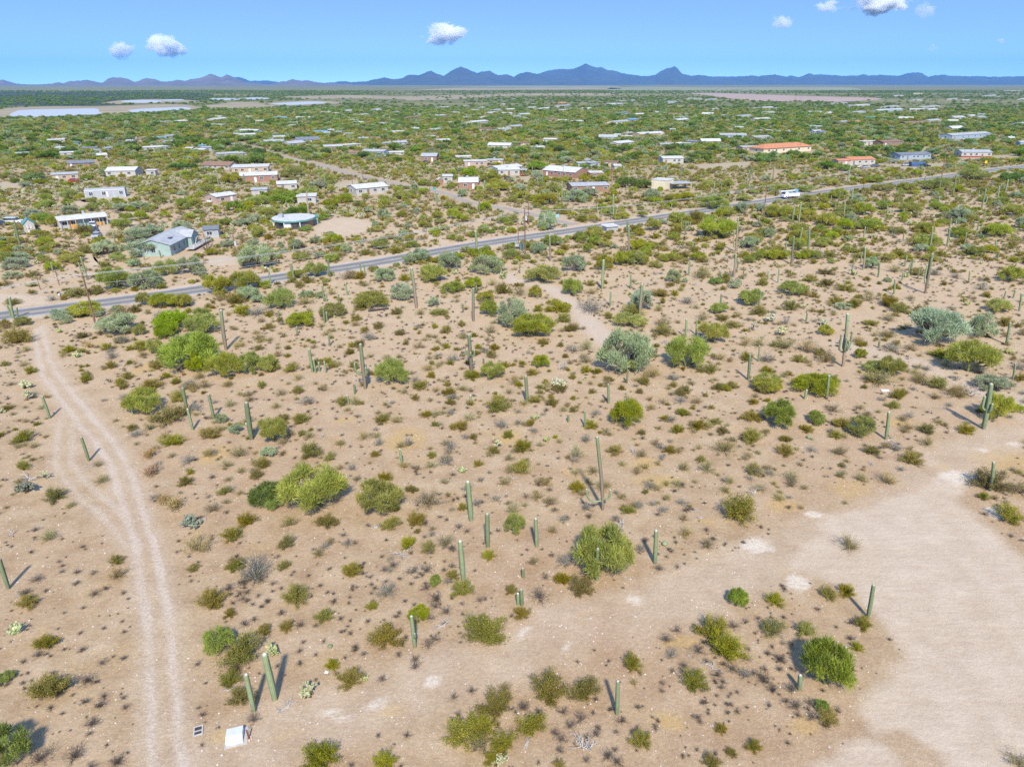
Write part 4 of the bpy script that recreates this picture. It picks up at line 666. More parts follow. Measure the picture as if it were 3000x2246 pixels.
# saguaros: x base, y base, y top [, x top] [: arms az/attach/top/reach ; ...] [! brown lower trunk]
SAG = {'A0': '70,215,-30,-8 2055,1205,900,1988', 'A1': '155,1110,735,67 1285,690,430,1256:-60/.35/.55/.35 2150,350,215 2120,345,247 2160,125,45', 'A2': '848,1230,955,856', 'A3': '945,450,180,993 755,880,680,768 390,1030,905,400',
 'B0': '405,345,165,340:200/.5/.6/.3 720,690,495,655 1075,310,185,1040 1515,290,95,1475 1560,440,265,1515 1730,350,145,1685 2035,515,210,1990:190/.35/.45/.35',
 'B1': '800,150,65,797 750,230,155,735 1180,715,590 1740,235,155 2192,215,0 1740,1175,850,1712 1875,1385,1110,1869 1677,1655,1330,1650',
 'B2': '780,225,65 590,415,280 455,375,310 910,250,185 735,1085,490,690:200/.13/.34/1.7;-20/.16/.31/.8!@.17 200,1385,1150 685,1650,1390,695 655,1420,1383 1155,1515,1245,1166',
 'B3': '1090,515,290,1118 1880,430,60,1945:170/.42/.72/.6;-70/.4/.6/.5;100/.45/.75/.55 610,185,-5,632 435,190,110 1935,930,695,1964',
 'C0': '150,720,470,100 125,700,560,72 200,730,585,180 575,215,105,550 945,295,45,870:190/.3/.75/.8;-20/.45/.62/.6 2050,830,765',
 'C1': '715,340,170,685 965,305,110,930 1355,265,70,1328 1690,225,110,1675 1735,255,125,1718 1540,460,325,1520:-20/.2/.35/.6 1290,530,350,1270 1315,530,435 1455,560,445 715,590,455,697 805,740,615,793 1295,760,590,1278 1320,740,640 1000,890,795,990 1350,1010,880,1342 230,1050,615,172! 205,980,820,180 1165,1290,1035,1125 1200,1300,1145 1240,1280,1180 1310,1300,1170 1735,1470,980,1680:185/.32/.58/1.1;-30/.3/.5/.5;60/.35/.55/.5! 1620,1475,1410 1850,1280,1190 900,600,550',
 'C2': '75,600,160,20! 515,215,110 690,740,380! 725,430,355 580,640,545 1190,225,115 670,1280,880:180/.42/.60/.55;0/.40/.58/.6;-80/.42/.55/.5;20/.2/.28/.5! 800,1200,1135 855,1370,1310 2080,395,75 2165,580,415',
 'C3': '175,390,230 270,700,335:100/.5/.7/.4! 800,245,90 1290,265,15:0/.35/.72/.6! 1130,290,190 1145,285,205 1390,290,165 1655,295,190 1765,325,170 1140,625,440 1555,600,415 770,920,715 880,890,715 712,935,880 580,780,730 2070,745,645 1555,1175,1000 1445,1375,1090,1466 135,1410,1265',
 'C4': '475,185,-60,500:190/.35/.8/.9! 345,240,80 635,265,110,652 920,150,30 960,240,100 980,230,60 895,295,210 1065,285,180 805,450,285,822 1145,440,10,1222:185/.28/.72/.75;95/.35/.82/.6! 1615,310,195,1628 1925,80,0 2000,480,410 2095,490,400 2160,630,435,2190 2020,990,750,2065 255,1230,655,310:185/.28/.62/.9;20/.3/.66/.85;250/.3/.58/.7;90/.3/.6/.7;300/.32/.5/.6! 2090,1370,1195,2120 90,1475,1320,115 1865,1475,1410 640,1030,945 2120,150,110',
 'D0': '220,890,610,150 185,860,750 1250,870,745 1430,1000,880,1410 1560,1040,920,1545 1740,1015,930 1770,770,600,1745 1310,1000,915 975,430,365 1020,470,410 1285,410,345 870,185,110 990,150,90 1360,290,180 1840,430,340 1510,640,570 760,540,430 1200,430,370 110,490,420 545,330,280 1165,240,195',
 'D1': '150,230,70,120 1240,180,95 1305,230,130:190/.4/.8/.6 840,590,440 880,470,400 520,530,480 550,270,215 440,230,110 1820,705,600 1950,700,600 2000,450,355 1790,230,140 1808,232,165 1825,236,160 1840,238,165 1690,900,790:180/.3/.7/.6;0/.3/.75/.6 1810,905,850 1975,920,800 1855,850,790 965,950,890 2130,790,730 1790,770,710 65,980,910 1250,570,470',
 'D2': '300,460,310:180/.3/.7/.6;0/.3/.7/.6 755,530,390 815,320,180:180/.2/.4/.4 1645,450,190:180/.2/.5/1.0;0/.2/.55/.8;270/.22/.4/.6 1380,230,150 1435,230,140 345,180,95 630,500,450 1005,560,500 1010,760,680 730,960,725 1470,870,745 1520,1050,770! 1830,560,470 2025,530,420 1765,500,440 2200,590,330:180/.2/.45/1.0 2065,580,490 1595,400,300 810,80,20 1325,110,30 2065,400,330 120,430,370 440,460,430',
 'D3': '1430,250,120 1460,190,20:180/.4/.7/.6;0/.4/.8/.6 1710,170,30 2040,170,10 710,190,10:180/.3/.8/.6;0/.35/.9/.6;250/.3/.6/.6 1070,320,210 1155,290,225 1240,360,240 1750,350,285 615,490,430 155,950,665,155:0/.2/.25/.5! 1990,650,415:180/.25/.4/.6 1920,620,470 1935,610,490 1310,950,575,1338:180/.12/.35/.7;0/.12/.36/.8! 1290,780,720 2000,860,690 2090,980,680,2108 1910,1080,780,1940:180/.2/.3/.5! 1840,1030,840,1860 845,930,840 1205,375,325 1560,640,570 765,770,620:180/.35/.95/1.3;0/.35/.95/1.3;200/.4/1/.7;340/.4/1/.7 130,740,600 145,735,620',
 'D4': '345,430,260 470,290,215 210,400,300 245,390,310 120,430,340 170,490,395 265,570,410,280 375,610,540 480,560,435,495 730,570,455,740 900,590,480 1060,590,510 845,430,360 1280,490,350,1302 1130,220,130 1165,240,165 1215,190,120 1290,310,180 1440,360,110:180/.3/.4/.5 1505,230,170 1750,500,270,1802:0/.25/.6/1.1 1710,390,290 1925,390,240,1945 2010,310,170,2042 1950,280,215 1385,590,490 1395,740,585 1470,670,615,1482 1545,620,470 1770,590,510 1710,720,610,1725 1670,670,620 1680,790,690 1735,800,740 1380,890,700,1412 1562,900,740,1592 1195,910,680,1227 1070,830,735 1020,850,760 905,830,745,915 935,860,790 765,740,650 785,750,690 840,640,590 475,820,680,500 435,810,750 235,820,770 380,1010,960 880,1000,930 925,1106,990 1895,950,820,1915 1922,1040,935 1215,1070,970 1185,1106,1045 300,220,10 1970,500,440 2070,440,380 105,800,750'}
KIND = {'P': 'palo_verde_tree', 'G': 'green_palo_verde_tree', 'I': 'ironwood_tree', 'D': 'mesquite_tree', 'X': 'grey_shrub', 'y': 'dry_bush', 'N': 'prickly_pear', 'h': 'bush_cholla', 'H': 'cholla', 'k': 'grey_cholla', 'k2': 'grey_cholla', 'W': 'fallen_branches', 'w': 'dead_shrub', 'O': 'ocotillo', 'R': 'barrel_cactus'}
THINGS = []                                  # (kind, root, px)
PLANTS = {}                                  # kind -> list of (x, y, rx, h, px width, u, v)
def plant_from_box(kind, t, b):
    (x0, y0), (x1, y1) = tp(t, b[0], b[1]), tp(t, b[2], b[3])
    w = x1-x0; g = ground((x0+x1)/2, y1); f = proj(g)[2]; R = .5*w/FOC*f
    tree = kind.endswith('tree'); low = kind in ('prickly_pear', 'fallen_branches', 'barrel_cactus')
    g = (g[0], g[1]+R*(.62 if tree else .5), 0); H = height_at(g, y0)
    lim = (.85, 1.9) if tree else (.2, .5) if low else (1.1, 1.9) if kind == 'cholla' else (.65, 1.25)
    if kind == 'barrel_cactus': lim = (.75, .8)
    H = max(R*lim[0], min(R*lim[1], H))
    PLANTS.setdefault(kind, []).append([g[0], g[1], R, H, w, (x0+x1)/2, y1])
pick = random.Random(5)
for t, kk in D.items():
    for k, s in kk.items():
        for b in s.split():
            b = [float(v) for v in b.split(',')]
            if k == 'C':
                q = pick.random(); near = t[0] == 'A'
                kind = 'creosote_bush' if q < (.95 if near else .5) else 'brittle_shrub' if q < (1. if near else .93) else 'grey_shrub'
            else: kind = KIND[k]
            plant_from_box(kind, t, b)
for t, s in TUFT.items():
    for b in s.split():
        x, y, w = (float(v) for v in b.split(',')); u, v = tp(t, x, y+w*.22); g = ground(u, v); R = .5*w*TILE[t][2]/FOC*proj(g)[2]
        PLANTS.setdefault('bursage_clump', []).append([g[0], g[1], R*1.1, R*.95, w*TILE[t][2], u, v])
for t, s in SAG.items():
    for b in s.split():
        bark = 0.
        b, _, rd = b.partition('@')
        if b.endswith('!'): bark = 1.; b = b[:-1]
        b, _, ar = b.partition(':'); v = [float(q) for q in b.split(',')]; arms = [tuple(float(z) for z in q.split('/')) for q in ar.split(';')] if ar else []
        u, vb = tp(t, v[0], v[1]); vt = tp(t, 0, v[2])[1]; ut = tp(t, v[3], 0)[0] if len(v) > 3 else None
        o = saguaro(u, vb, vt, ut, arms, bark, float(rd) if rd else None); THINGS.append(('saguaro', o, (u, vb)))
# ================================================================ BUILDINGS
WALLC = {'w': ('white', (.42, .40, .36)), 'c': ('cream', (.60, .52, .38)), 't': ('tan', (.44, .33, .22)), 'g': ('grey', (.36, .38, .40)), 'b': ('blue-grey', (.28, .36, .43)), 'p': ('pink', (.42, .30, .25)), 'r': ('brick-red', (.30, .165, .115)), 'n': ('brown', (.27, .16, .10)), 'e': ('sage-green', (.30, .40, .36)), 'k': ('dark', (.10, .10, .11))}
ROOFC = {'W': ('white', (.54, .53, .51)), 'G': ('pale grey', (.38, .385, .385)), 'K': ('dark grey', (.17, .18, .20)), 'B': ('brown', (.25, .145, .09)), 'T': ('terracotta', (.52, .21, .09)), 'E': ('teal', (.10, .28, .26)), 'U': ('blue', (.16, .30, .46))}
def wm(k): return plain('wall_'+k, WALLC[k][1], .8, 0, .10, .9)
def rm(k): return plain('roof_'+k, ROOFC[k][1], .6, 0, .14, .7)
GLASS, n_, l_, p_ = mat('window_glass'); p_.inputs['Base Color'].default_value = (.035, .045, .055, 1); p_.inputs['Roughness'].default_value = .15
l_.new(ramp(n_, l_, noise(n_, l_, .8, 2, .5, pos(n_)), (.3, (.02, .025, .03)), (.7, (.09, .11, .13))), p_.inputs['Base Color'])
TRIM = plain('white_trim', (.70, .70, .68), .6, 0, .08); STEEL = plain('cooler_metal', (.42, .44, .45), .45, .3, .2); DOORM = plain('door_paint', (.22, .13, .09), .6)
CONC = plain('concrete', (.42, .40, .36), .9); POST = plain('porch_post', (.50, .42, .33), .8)
HOUSES = []; DESC = {}
def window(root, x, z, w, h, y=0., frame=TRIM, glass=GLASS, face='f', D=0.):
    m = MB()
    if face == 'f': m.box(x-w/2-.08, x+w/2+.08, y-.07, y+.02, z-.08, z+h+.08)
    else: m.box(y-.07, y+.02, x-w/2-.08, x+w/2+.08, z-.08, z+h+.08)
    o = m.build('window', frame, root); g = MB()
    for s in (-1, 1):
        a, b = (x-w/2, x-.03) if s < 0 else (x+.03, x+w/2)
        if face == 'f': g.box(a, b, y-.085, y-.05, z, z+h)
        else: g.box(y-.085, y-.05, a, b, z, z+h)
    g.build('pane', glass, o); return o
def gable_prof(D, h, rise, o, t):
    k = rise/(D/2); return [(-o, h-o*k), (D/2, h+rise), (D+o, h-o*k), (D+o, h-o*k+t), (D/2, h+rise+t), (-o, h-o*k+t)]
def house(A, B, D, h, form, wk, rk, rise=None, detail=1, label=None, cat='house', name='house', skirt=None, cooler=False, door=True, over=.35):
    A = Vector((A[0], A[1], 0)); B = Vector((B[0], B[1], 0)); d = B-A; W = d.length; rz = math.atan2(d.y, d.x)
    root = empty(name, A, rz); root['_w'] = W; r = random.Random(int(A.x*10)+int(A.y))
    wmat, rmat = wm(wk), rm(rk)
    if rise is None: rise = {'m': .09, 'a': .2, 'f': 0, 's': .25, 'h': .16}[form]*(W if form == 's' else D)*.5*1.0+.05
    if form == 'f':
        MB().box(0, W, 0, D, 0, h).build('wall', wmat, root)
        m = MB().box(-over, W+over, -over, D+over, h, h+.16).box(-over, W+over, -over, -over+.12, h+.16, h+.24).box(-over, W+over, D+over-.12, D+over, h+.16, h+.30)
        m.build('roof', rmat, root)
    elif form in 'ma':
        MB().prism([(0, 0), (D, 0), (D, h), (D/2, h+rise), (0, h)], 0, W).build('wall', wmat, root)
        MB().prism(gable_prof(D, h+.01, rise, over, .12), -over*.7, W+over*.7).build('roof', rmat, root)
    elif form == 's':                        # gable facing the front
        MB().prism([(0, 0), (W, 0), (W, h), (W/2, h+rise), (0, h)], 0, D, axis='y').build('wall', wmat, root)
        MB().prism(gable_prof(W, h+.01, rise, over*.7, .1), -over*.7, D+over*.7, axis='y').build('roof', rmat, root)
    elif form == 'h':
        MB().box(0, W, 0, D, 0, h).build('wall', wmat, root); o = .6; q = D*.5
        V = [(-o,-o,h),(W+o,-o,h),(W+o,D+o,h),(-o,D+o,h),(q,D/2,h+rise),(W-q,D/2,h+rise),(-o,-o,h+.12),(W+o,-o,h+.12),(W+o,D+o,h+.12),(-o,D+o,h+.12)]
        MB().add(V, [(3,2,1,0),(0,1,7,6),(1,2,8,7),(2,3,9,8),(3,0,6,9),(6,7,5,4),(7,8,5),(8,9,4,5),(9,6,4)]).build('roof', rmat, root)
    if skirt: MB().box(-.04, W+.04, -.05, D+.04, 0, .75).build('skirting', skirt, root)
    if detail:
        n = max(1, min(6, int(W/3.2))); xs = [(i+.5)*W/n+r.uniform(-.2, .2)*W/n for i in range(n)]; di = r.randrange(n) if door and n > 1 else -1
        for i, x in enumerate(xs):
            if i == di: MB().box(x-.46, x+.46, -.06, .02, .05, 2.05).build('door', DOORM if wk in 'wcgb' else TRIM, root)
            else: window(root, x, h*.42, min(1.3, W/n*.5), h*.36)
        if D > 3.5: window(root, D*.5, h*.42, 1.1, h*.36, 0., face='s')
    if cooler: MB().box(W*.45-.5, W*.45+.5, D*.45-.5, D*.45+.5, h+rise*.8, h+rise*.8+1.0).build('cooler', STEEL, root)
    HOUSES.append((A.x+math.cos(rz)*W/2-math.sin(rz)*D/2, A.y+math.sin(rz)*W/2+math.cos(rz)*D/2, max(W, D)*.55))
    if label: setp(root, label, cat)
    else: DESC[root.name] = (WALLC[wk][0], ROOFC[rk][0], form, W)
    THINGS.append(('house', root, proj(tuple((A+B)/2))[:2]))
    return root, W, D, h, rise
def at(t, x, y): return ground(*tp(t, x, y))
# ---- the nearer buildings, one by one
def porch(root, x0, x1, depth, h, m, posts=3):
    o = MB().prism([(-depth, h-.25), (.02, h), (.02, h+.1), (-depth, h-.15)], x0, x1).build('porch_roof', m, root)
    for i in range(posts):
        x = x0+.15+(x1-x0-.3)*i/(posts-1); MB().box(x-.07, x+.07, -depth+.1, -depth+.24, 0, h-.24).build('post', POST, root)
r_, W, Dp, h, rise = house(at('D0', 1855, 997), at('D0', 2145, 842), 8.2, 2.9, 'a', 'e', 'G', 1.25, 0, 'sage-green house with grey shingle roof and front deck, left of the road', 'house', over=.5)
for x in (2.2, 5.0, 8.2): window(r_, x, 1.0, 1.1, 1.2)
window(r_, 4.1, 1.0, 1.0, 1.3, 0., face='s'); window(r_, 6.2, 1.0, .7, 1.3, 0., face='s')
MB().prism([(W*.58, 0), (W*.82, 0), (W*.82, 2.9), (W*.70, 4.1), (W*.58, 2.9)], -1.3, .3, axis='y').build('porch_gable', wm('e'), r_)
MB().prism([(W*.56, 2.75), (W*.70, 4.15), (W*.84, 2.75), (W*.84, 2.9), (W*.70, 4.32), (W*.56, 2.9)], -1.6, 3.0, axis='y').build('gable_roof', rm('G'), r_)
window(r_, W*.70, 1.2, 1.5, 1.6, -1.3)
MB().box(W*.3, W*.98, -3.6, -1.32, .55, .7).build('deck', CONC, r_)
dk = MB()
for i in range(10): x = W*.3+i*(W*.68)/9; dk.box(x-.04, x+.04, -3.6, -3.52, .7, 1.6)
dk.box(W*.3, W*.98, -3.62, -3.5, 1.6, 1.68); dk.build('railing', TRIM, r_)
MB().prism([(.0, 0), (2.4, 0), (2.4, .08), (0, .08)], 0, 1.6).build('solar_panel', plain('solar_cells', (.03, .045, .09), .3), r_).location = (W*.24, 1.3, 3.62)
r_.children[-1].rotation_euler = (math.atan2(1.25, 4.1), 0, 0)
r_, W, Dp, h, rise = house(at('D0', 648, 706), at('D0', 1170, 652), 6.5, 2.7, 'm', 'w', 'W', .5, 0, 'long low building with white roof and orange and teal porch panels', 'house', over=.3)
for i, (c, a, b) in enumerate(((0, .02, .2), (1, .22, .37), (2, .39, .55), (2, .57, .74), (1, .76, .9))):
    MB().box(W*a, W*b, -.06, .03, .1, 2.3).build('panel', [wm('g'), plain('orange_paint', (.62, .31, .03), .6), plain('teal_panel', (.22, .36, .36), .6)][c], r_)
for a in (.12, .3, .66, .84): window(r_, W*a, 1.0, 1.2, .95, -.05)
MB().box(W*.93, W*.97, -.07, .02, .05, 2.1).build('door', GLASS, r_); porch(r_, 0, W, 1.3, 2.75, rm('W'), 7)
MB().box(W*.55, W*.6, 3.6, 4.8, 3.0, 4.1).build('cooler', STEEL, r_)
r_, W, Dp, h, rise = house(at('D0', 928, 378), at('D0', 1362, 356), 5.0, 3.0, 'm', 'g', 'G', .35, 0, 'grey single-wide trailer with white trim beside bare dirt yard', 'mobile home', 'mobile_home', over=.1)
MB().box(-.05, W+.05, -.09, -.01, 2.75, 2.98).box(0, .14, -.09, .0, 0, 2.8).box(W-.14, W, -.09, 0, 0, 2.8).build('trim', TRIM, r_)
for a in (.15, .47, .9): window(r_, W*a, 1.1, 1.2, 1.2)
MB().box(W*.53, W*.57, -.09, .02, .3, 2.3).build('door', TRIM, r_)
r_, W, Dp, h, rise = house(at('D0', 273, 746), at('D0', 392, 734), 4.2, 2.5, 's', 'w', 'E', 1.3, 0, 'white shed with teal gable roof and double barn doors', 'shed', 'shed')
dd = MB().box(W*.22, W*.5-.03, -.05, .02, .05, 2.1).box(W*.5+.03, W*.78, -.05, .02, .05, 2.1).build('door', TRIM, r_)
x_ = MB()
for a in (.22, .5): x_.box(W*a, W*(a+.28)-.03, -.08, -.04, 1.0, 1.12).box(W*(a+.13), W*(a+.145)+.05, -.08, -.04, .1, 2.1).box(W*a, W*a+.1, -.08, -.04, .1, 2.1).box(W*(a+.28)-.13, W*(a+.28)-.03, -.08, -.04, .1, 2.1)
x_.build('door_brace', DOORM, dd)
house(at('D0', 572, 186), at('D0', 855, 170), 7, 2.6, 'm', 't', 'G', .5, 1, 'tan trailer with grey metal roof behind dark trees, with red vehicle', 'mobile home', 'mobile_home')
house(at('D0', 1150, 142), at('D0', 1470, 136), 9, 2.7, 'a', 'w', 'W', 1.2, 1, 'white gabled house with bright white roof above the cholla field', 'house')
house(at('D0', 1585, 136), at('D0', 1685, 134), 3, 2.6, 'f', 'w', 'W', None, 1, 'white travel trailer parked right of white gabled house', 'trailer', 'travel_trailer')
house(at('D1', 385, 203), at('D1', 790, 188), 9.5, 2.8, 'a', 'r', 'W', .9, 1, 'low brick house with long white roof and roof cooler', 'house', cooler=True)
house(at('D1', 300, 108), at('D1', 690, 95), 11, 2.8, 'f', 't', 'W', None, 1, 'tan flat-roofed house with patched white roof behind brick house', 'house')
house(at('D1', 790, 290), at('D1', 1000, 280), 8, 2.5, 'm', 'w', 'W', .7, 1, 'small white-roofed house behind large dark mesquite', 'house')
house(at('D1', 510, 352), at('D1', 680, 345), 6, 2.4, 'm', 'w', 'G', .4, 1, 'low pale-roofed shed left of large dark mesquite', 'shed', 'shed')
house(at('D1', 135, 432), at('D1', 350, 400), 7, 2.4, 'm', 'p', 'W', .7, 1, 'white-roofed cottage half hidden by green trees beside white truck', 'house')
house(at('D1', 1005, 440), at('D1', 1205, 432), 6, 2.7, 'f', 'w', 'W', None, 1, 'boxy white building behind tall bent dead saguaro', 'house')
house(at('D1', 1640, 345), at('D1', 1985, 312), 9, 2.6, 'a', 'w', 'W', 1.0, 1, 'white house with arched white roof beside dirt lane', 'house')
house(at('D1', 0, 810), at('D1', 158, 800), 5, 2.5, 'a', 'g', 'K', .6, 1, 'grey storage shed between sage-green house and round building', 'shed', 'shed')
house(at('D1', 1165, 655), at('D1', 1228, 650), 3, 2.2, 'f', 'e', 'E', None, 0, 'small teal shed right of round building', 'shed', 'shed')
house(at('D2', 365, 208), at('D2', 465, 206), 5, 2.8, 'f', 'w', 'W', None, 1, 'small white block shed left of brick-red house', 'shed', 'shed')
house(at('D2', 535, 273), at('D2', 742, 270), 8.5, 2.7, 'a', 'r', 'W', 1.4, 1, 'brick-red house with tall white gabled roof', 'house', cooler=True)
house(at('D2', 310, 232), at('D2', 360, 230), 3, 2.3, 's', 'r', 'W', .6, 0, 'tiny red shed left of brick-red house', 'shed', 'shed')
house(at('D2', 960, 128), at('D2', 1190, 124), 8, 2.6, 'm', 'w', 'W', .6, 1, 'white house with attached dark red garage opening', 'house', cooler=True)
house(at('D2', 1440, 130), at('D2', 1790, 160), 11, 2.7, 'a', 'r', 'W', 1.6, 1, 'wide white-roofed house with red trim beside tall candelabra saguaro', 'house', cooler=True)
house(at('D2', 1755, 312), at('D2', 2150, 300), 10, 2.5, 'm', 'n', 'G', .6, 1, 'long brown house with pale metal roof half hidden by ironwoods', 'house')
house(at('D3', 0, 78), at('D3', 78, 76), 6, 2.4, 'm', 'w', 'W', .4, 1, 'small white-roofed house beside road poles', 'house')
house(at('D2', 1950, 152), at('D2', 2085, 150), 5, 2.2, 'f', 'n', 'W', None, 1, 'low brown shed with thin white roof near palm', 'shed', 'shed')
r_, W, Dp, h, rise = house(at('D3', 395, 268), at('D3', 572, 282), 6, 3.6, 'f', 'c', 'W', None, 0, 'cream garage with large roll-up door beside carport', 'garage', 'garage', over=.12)
gd = MB()
for i in range(6): gd.box(W*.15, W*.85, -.06-.01*(i % 2), .02, .05+i*.46, .05+i*.46+.44)
gd.build('garage_door', plain('garage_door_cream', (.66, .60, .42), .6), r_)
def carport(A, B, D, h, rk, label, n=4):
    A = Vector((A[0], A[1], 0)); d = Vector((B[0], B[1], 0))-A; W = d.length; root = empty('carport', A, math.atan2(d.y, d.x))
    MB().box(0, W, 0, D, h, h+.14).build('roof', rm(rk), root)
    for i in range(n):
        for y in (.2, D-.3): x = .2+(W-.4)*i/(n-1); MB().box(x-.06, x+.06, y, y+.12, 0, h-.002).build('post', plain('dark_post', (.06, .055, .05), .7), root)
    setp(root, label, 'carport'); HOUSES.append((A.x+W/2, A.y+D/2, W*.5))
    THINGS.append(('carport', root, proj(A)[:2])); return root
carport(at('D3', 615, 282), at('D3', 850, 272), 7, 2.3, 'G', 'open carport with flat pale roof on dark posts right of cream garage')
carport(at('D2', 1195, 128), at('D2', 1270, 128), 6, 2.5, 'G', 'carport with dark red opening attached to white house', 3)
r_, W, Dp, h, rise = house(at('E4', 880, 596), at('E4', 1068, 597), 9, 3.0, 'm', 'w', 'G', .9, 1, 'white double-wide house with dark red base on the right', 'mobile home', 'mobile_home', skirt=plain('dark_red_skirt', (.30, .035, .03), .7), cooler=True)
house(at('E4', 822, 486), at('E4', 1060, 470), 10, 3.0, 'm', 'b', 'G', 1.0, 1, 'large blue-grey manufactured house with pale roof, upper right', 'mobile home', 'mobile_home')
house(at('E4', 190, 645), at('E4', 345, 640), 9, 2.7, 'a', 'w', 'T', 1.0, 1, 'white house with terracotta gable roof and cars parked in front', 'house')
house(at('E4', 115, 648), at('E4', 190, 645), 5, 2.5, 'a', 'p', 'T', .6, 1, 'small pink annex with terracotta roof beside parked cars', 'house')
house(at('E4', 395, 527), at('E4', 515, 522), 9, 2.7, 'a', 'n', 'B', .8, 1, 'brown house with rust-brown roof behind green palo verdes', 'house')
house(at('E4', 265, 522), at('E4', 360, 520), 3, 2.7, 'f', 'w', 'W', None, 1, 'white motorhome parked left of rust-roofed house', 'trailer', 'travel_trailer')
house(at('E4', 500, 612), at('E4', 690, 604), 9, 2.6, 'a', 'b', 'K', .9, 1, 'blue house with long grey roof behind parked pickups', 'house')
house(at('E3', 925, 575), at('E3', 1220, 556), 12, 3.0, 'h', 'c', 'T', 2.2, 1, 'large cream house with orange terracotta hip roof', 'house')
house(at('E3', 795, 562), at('E3', 912, 558), 8, 2.7, 'm', 't', 'G', .5, 1, 'pale metal-roofed shed left of terracotta hip-roofed house', 'shed', 'shed')
house(at('E3', 300, 636), at('E3', 428, 634), 9, 2.8, 'm', 'w', 'W', .7, 1, 'white house with open dark porch and tall saguaros in front', 'house')
house(at('E2', 72, 622), at('E2', 168, 622), 10, 2.8, 'a', 'n', 'G', 1.2, 1, 'orange-brown house with grey gable roof and dark car beside it', 'house')
house(at('E2', 342, 655), at('E2', 480, 652), 5, 2.7, 'f', 'p', 'W', None, 1, 'long pink trailer with flat pale roof', 'mobile home', 'mobile_home')
# round building
def round_house():
    c = at('D1', 905, 712); f = proj(c)[2]; R = 230*TILE['D1'][2]/FOC*f; root = empty('round_house', (c[0], c[1]+R*.85, 0)); n = 40; h = 2.2
    def ring(r, z): return [(r*math.cos(2*math.pi*i/n), r*math.sin(2*math.pi*i/n), z) for i in range(n)]
    def drum(a, b, r): V = ring(r, a)+ring(r, b); return V, [(i, (i+1) % n, n+(i+1) % n, n+i) for i in range(n)]+[tuple(range(n, 2*n)), tuple(range(n))[::-1]]
    MB().add(*drum(0, h, R*.88)).build('wall', wm('r'), root); MB().add(*drum(h, h+.45, R)).build('fascia', rm('E'), root)
    MB().add(*drum(h+.45, h+.62, R*.99)).build('roof', rm('W'), root)
    MB().box(-R*.62, -R*.42, -R*.3, -R*.05, h+.62, h+1.7).build('cooler', STEEL, root)
    for a in (232, 250, 270, 292, 312):
        t = math.radians(a); o = MB().box(-.9, .9, -.06, .06, .3, 1.9).build('window', GLASS if a != 270 else TRIM, root); o.location = (R*.885*math.cos(t), R*.885*math.sin(t), 0); o.rotation_euler = (0, 0, t+math.pi/2)
    for a in (215, 262, 305): t = math.radians(a); o = MB().box(-.12, .12, -.12, .12, 0, h).build('post', TRIM, root); o.location = (R*.96*math.cos(t), R*.96*math.sin(t), 0)
    setp(root, 'round brick building with flat white roof and teal rim', 'house'); HOUSES.append((root.location.x, root.location.y, R)); THINGS.append(('house', root, tp('D1', 905, 712)))
round_house()
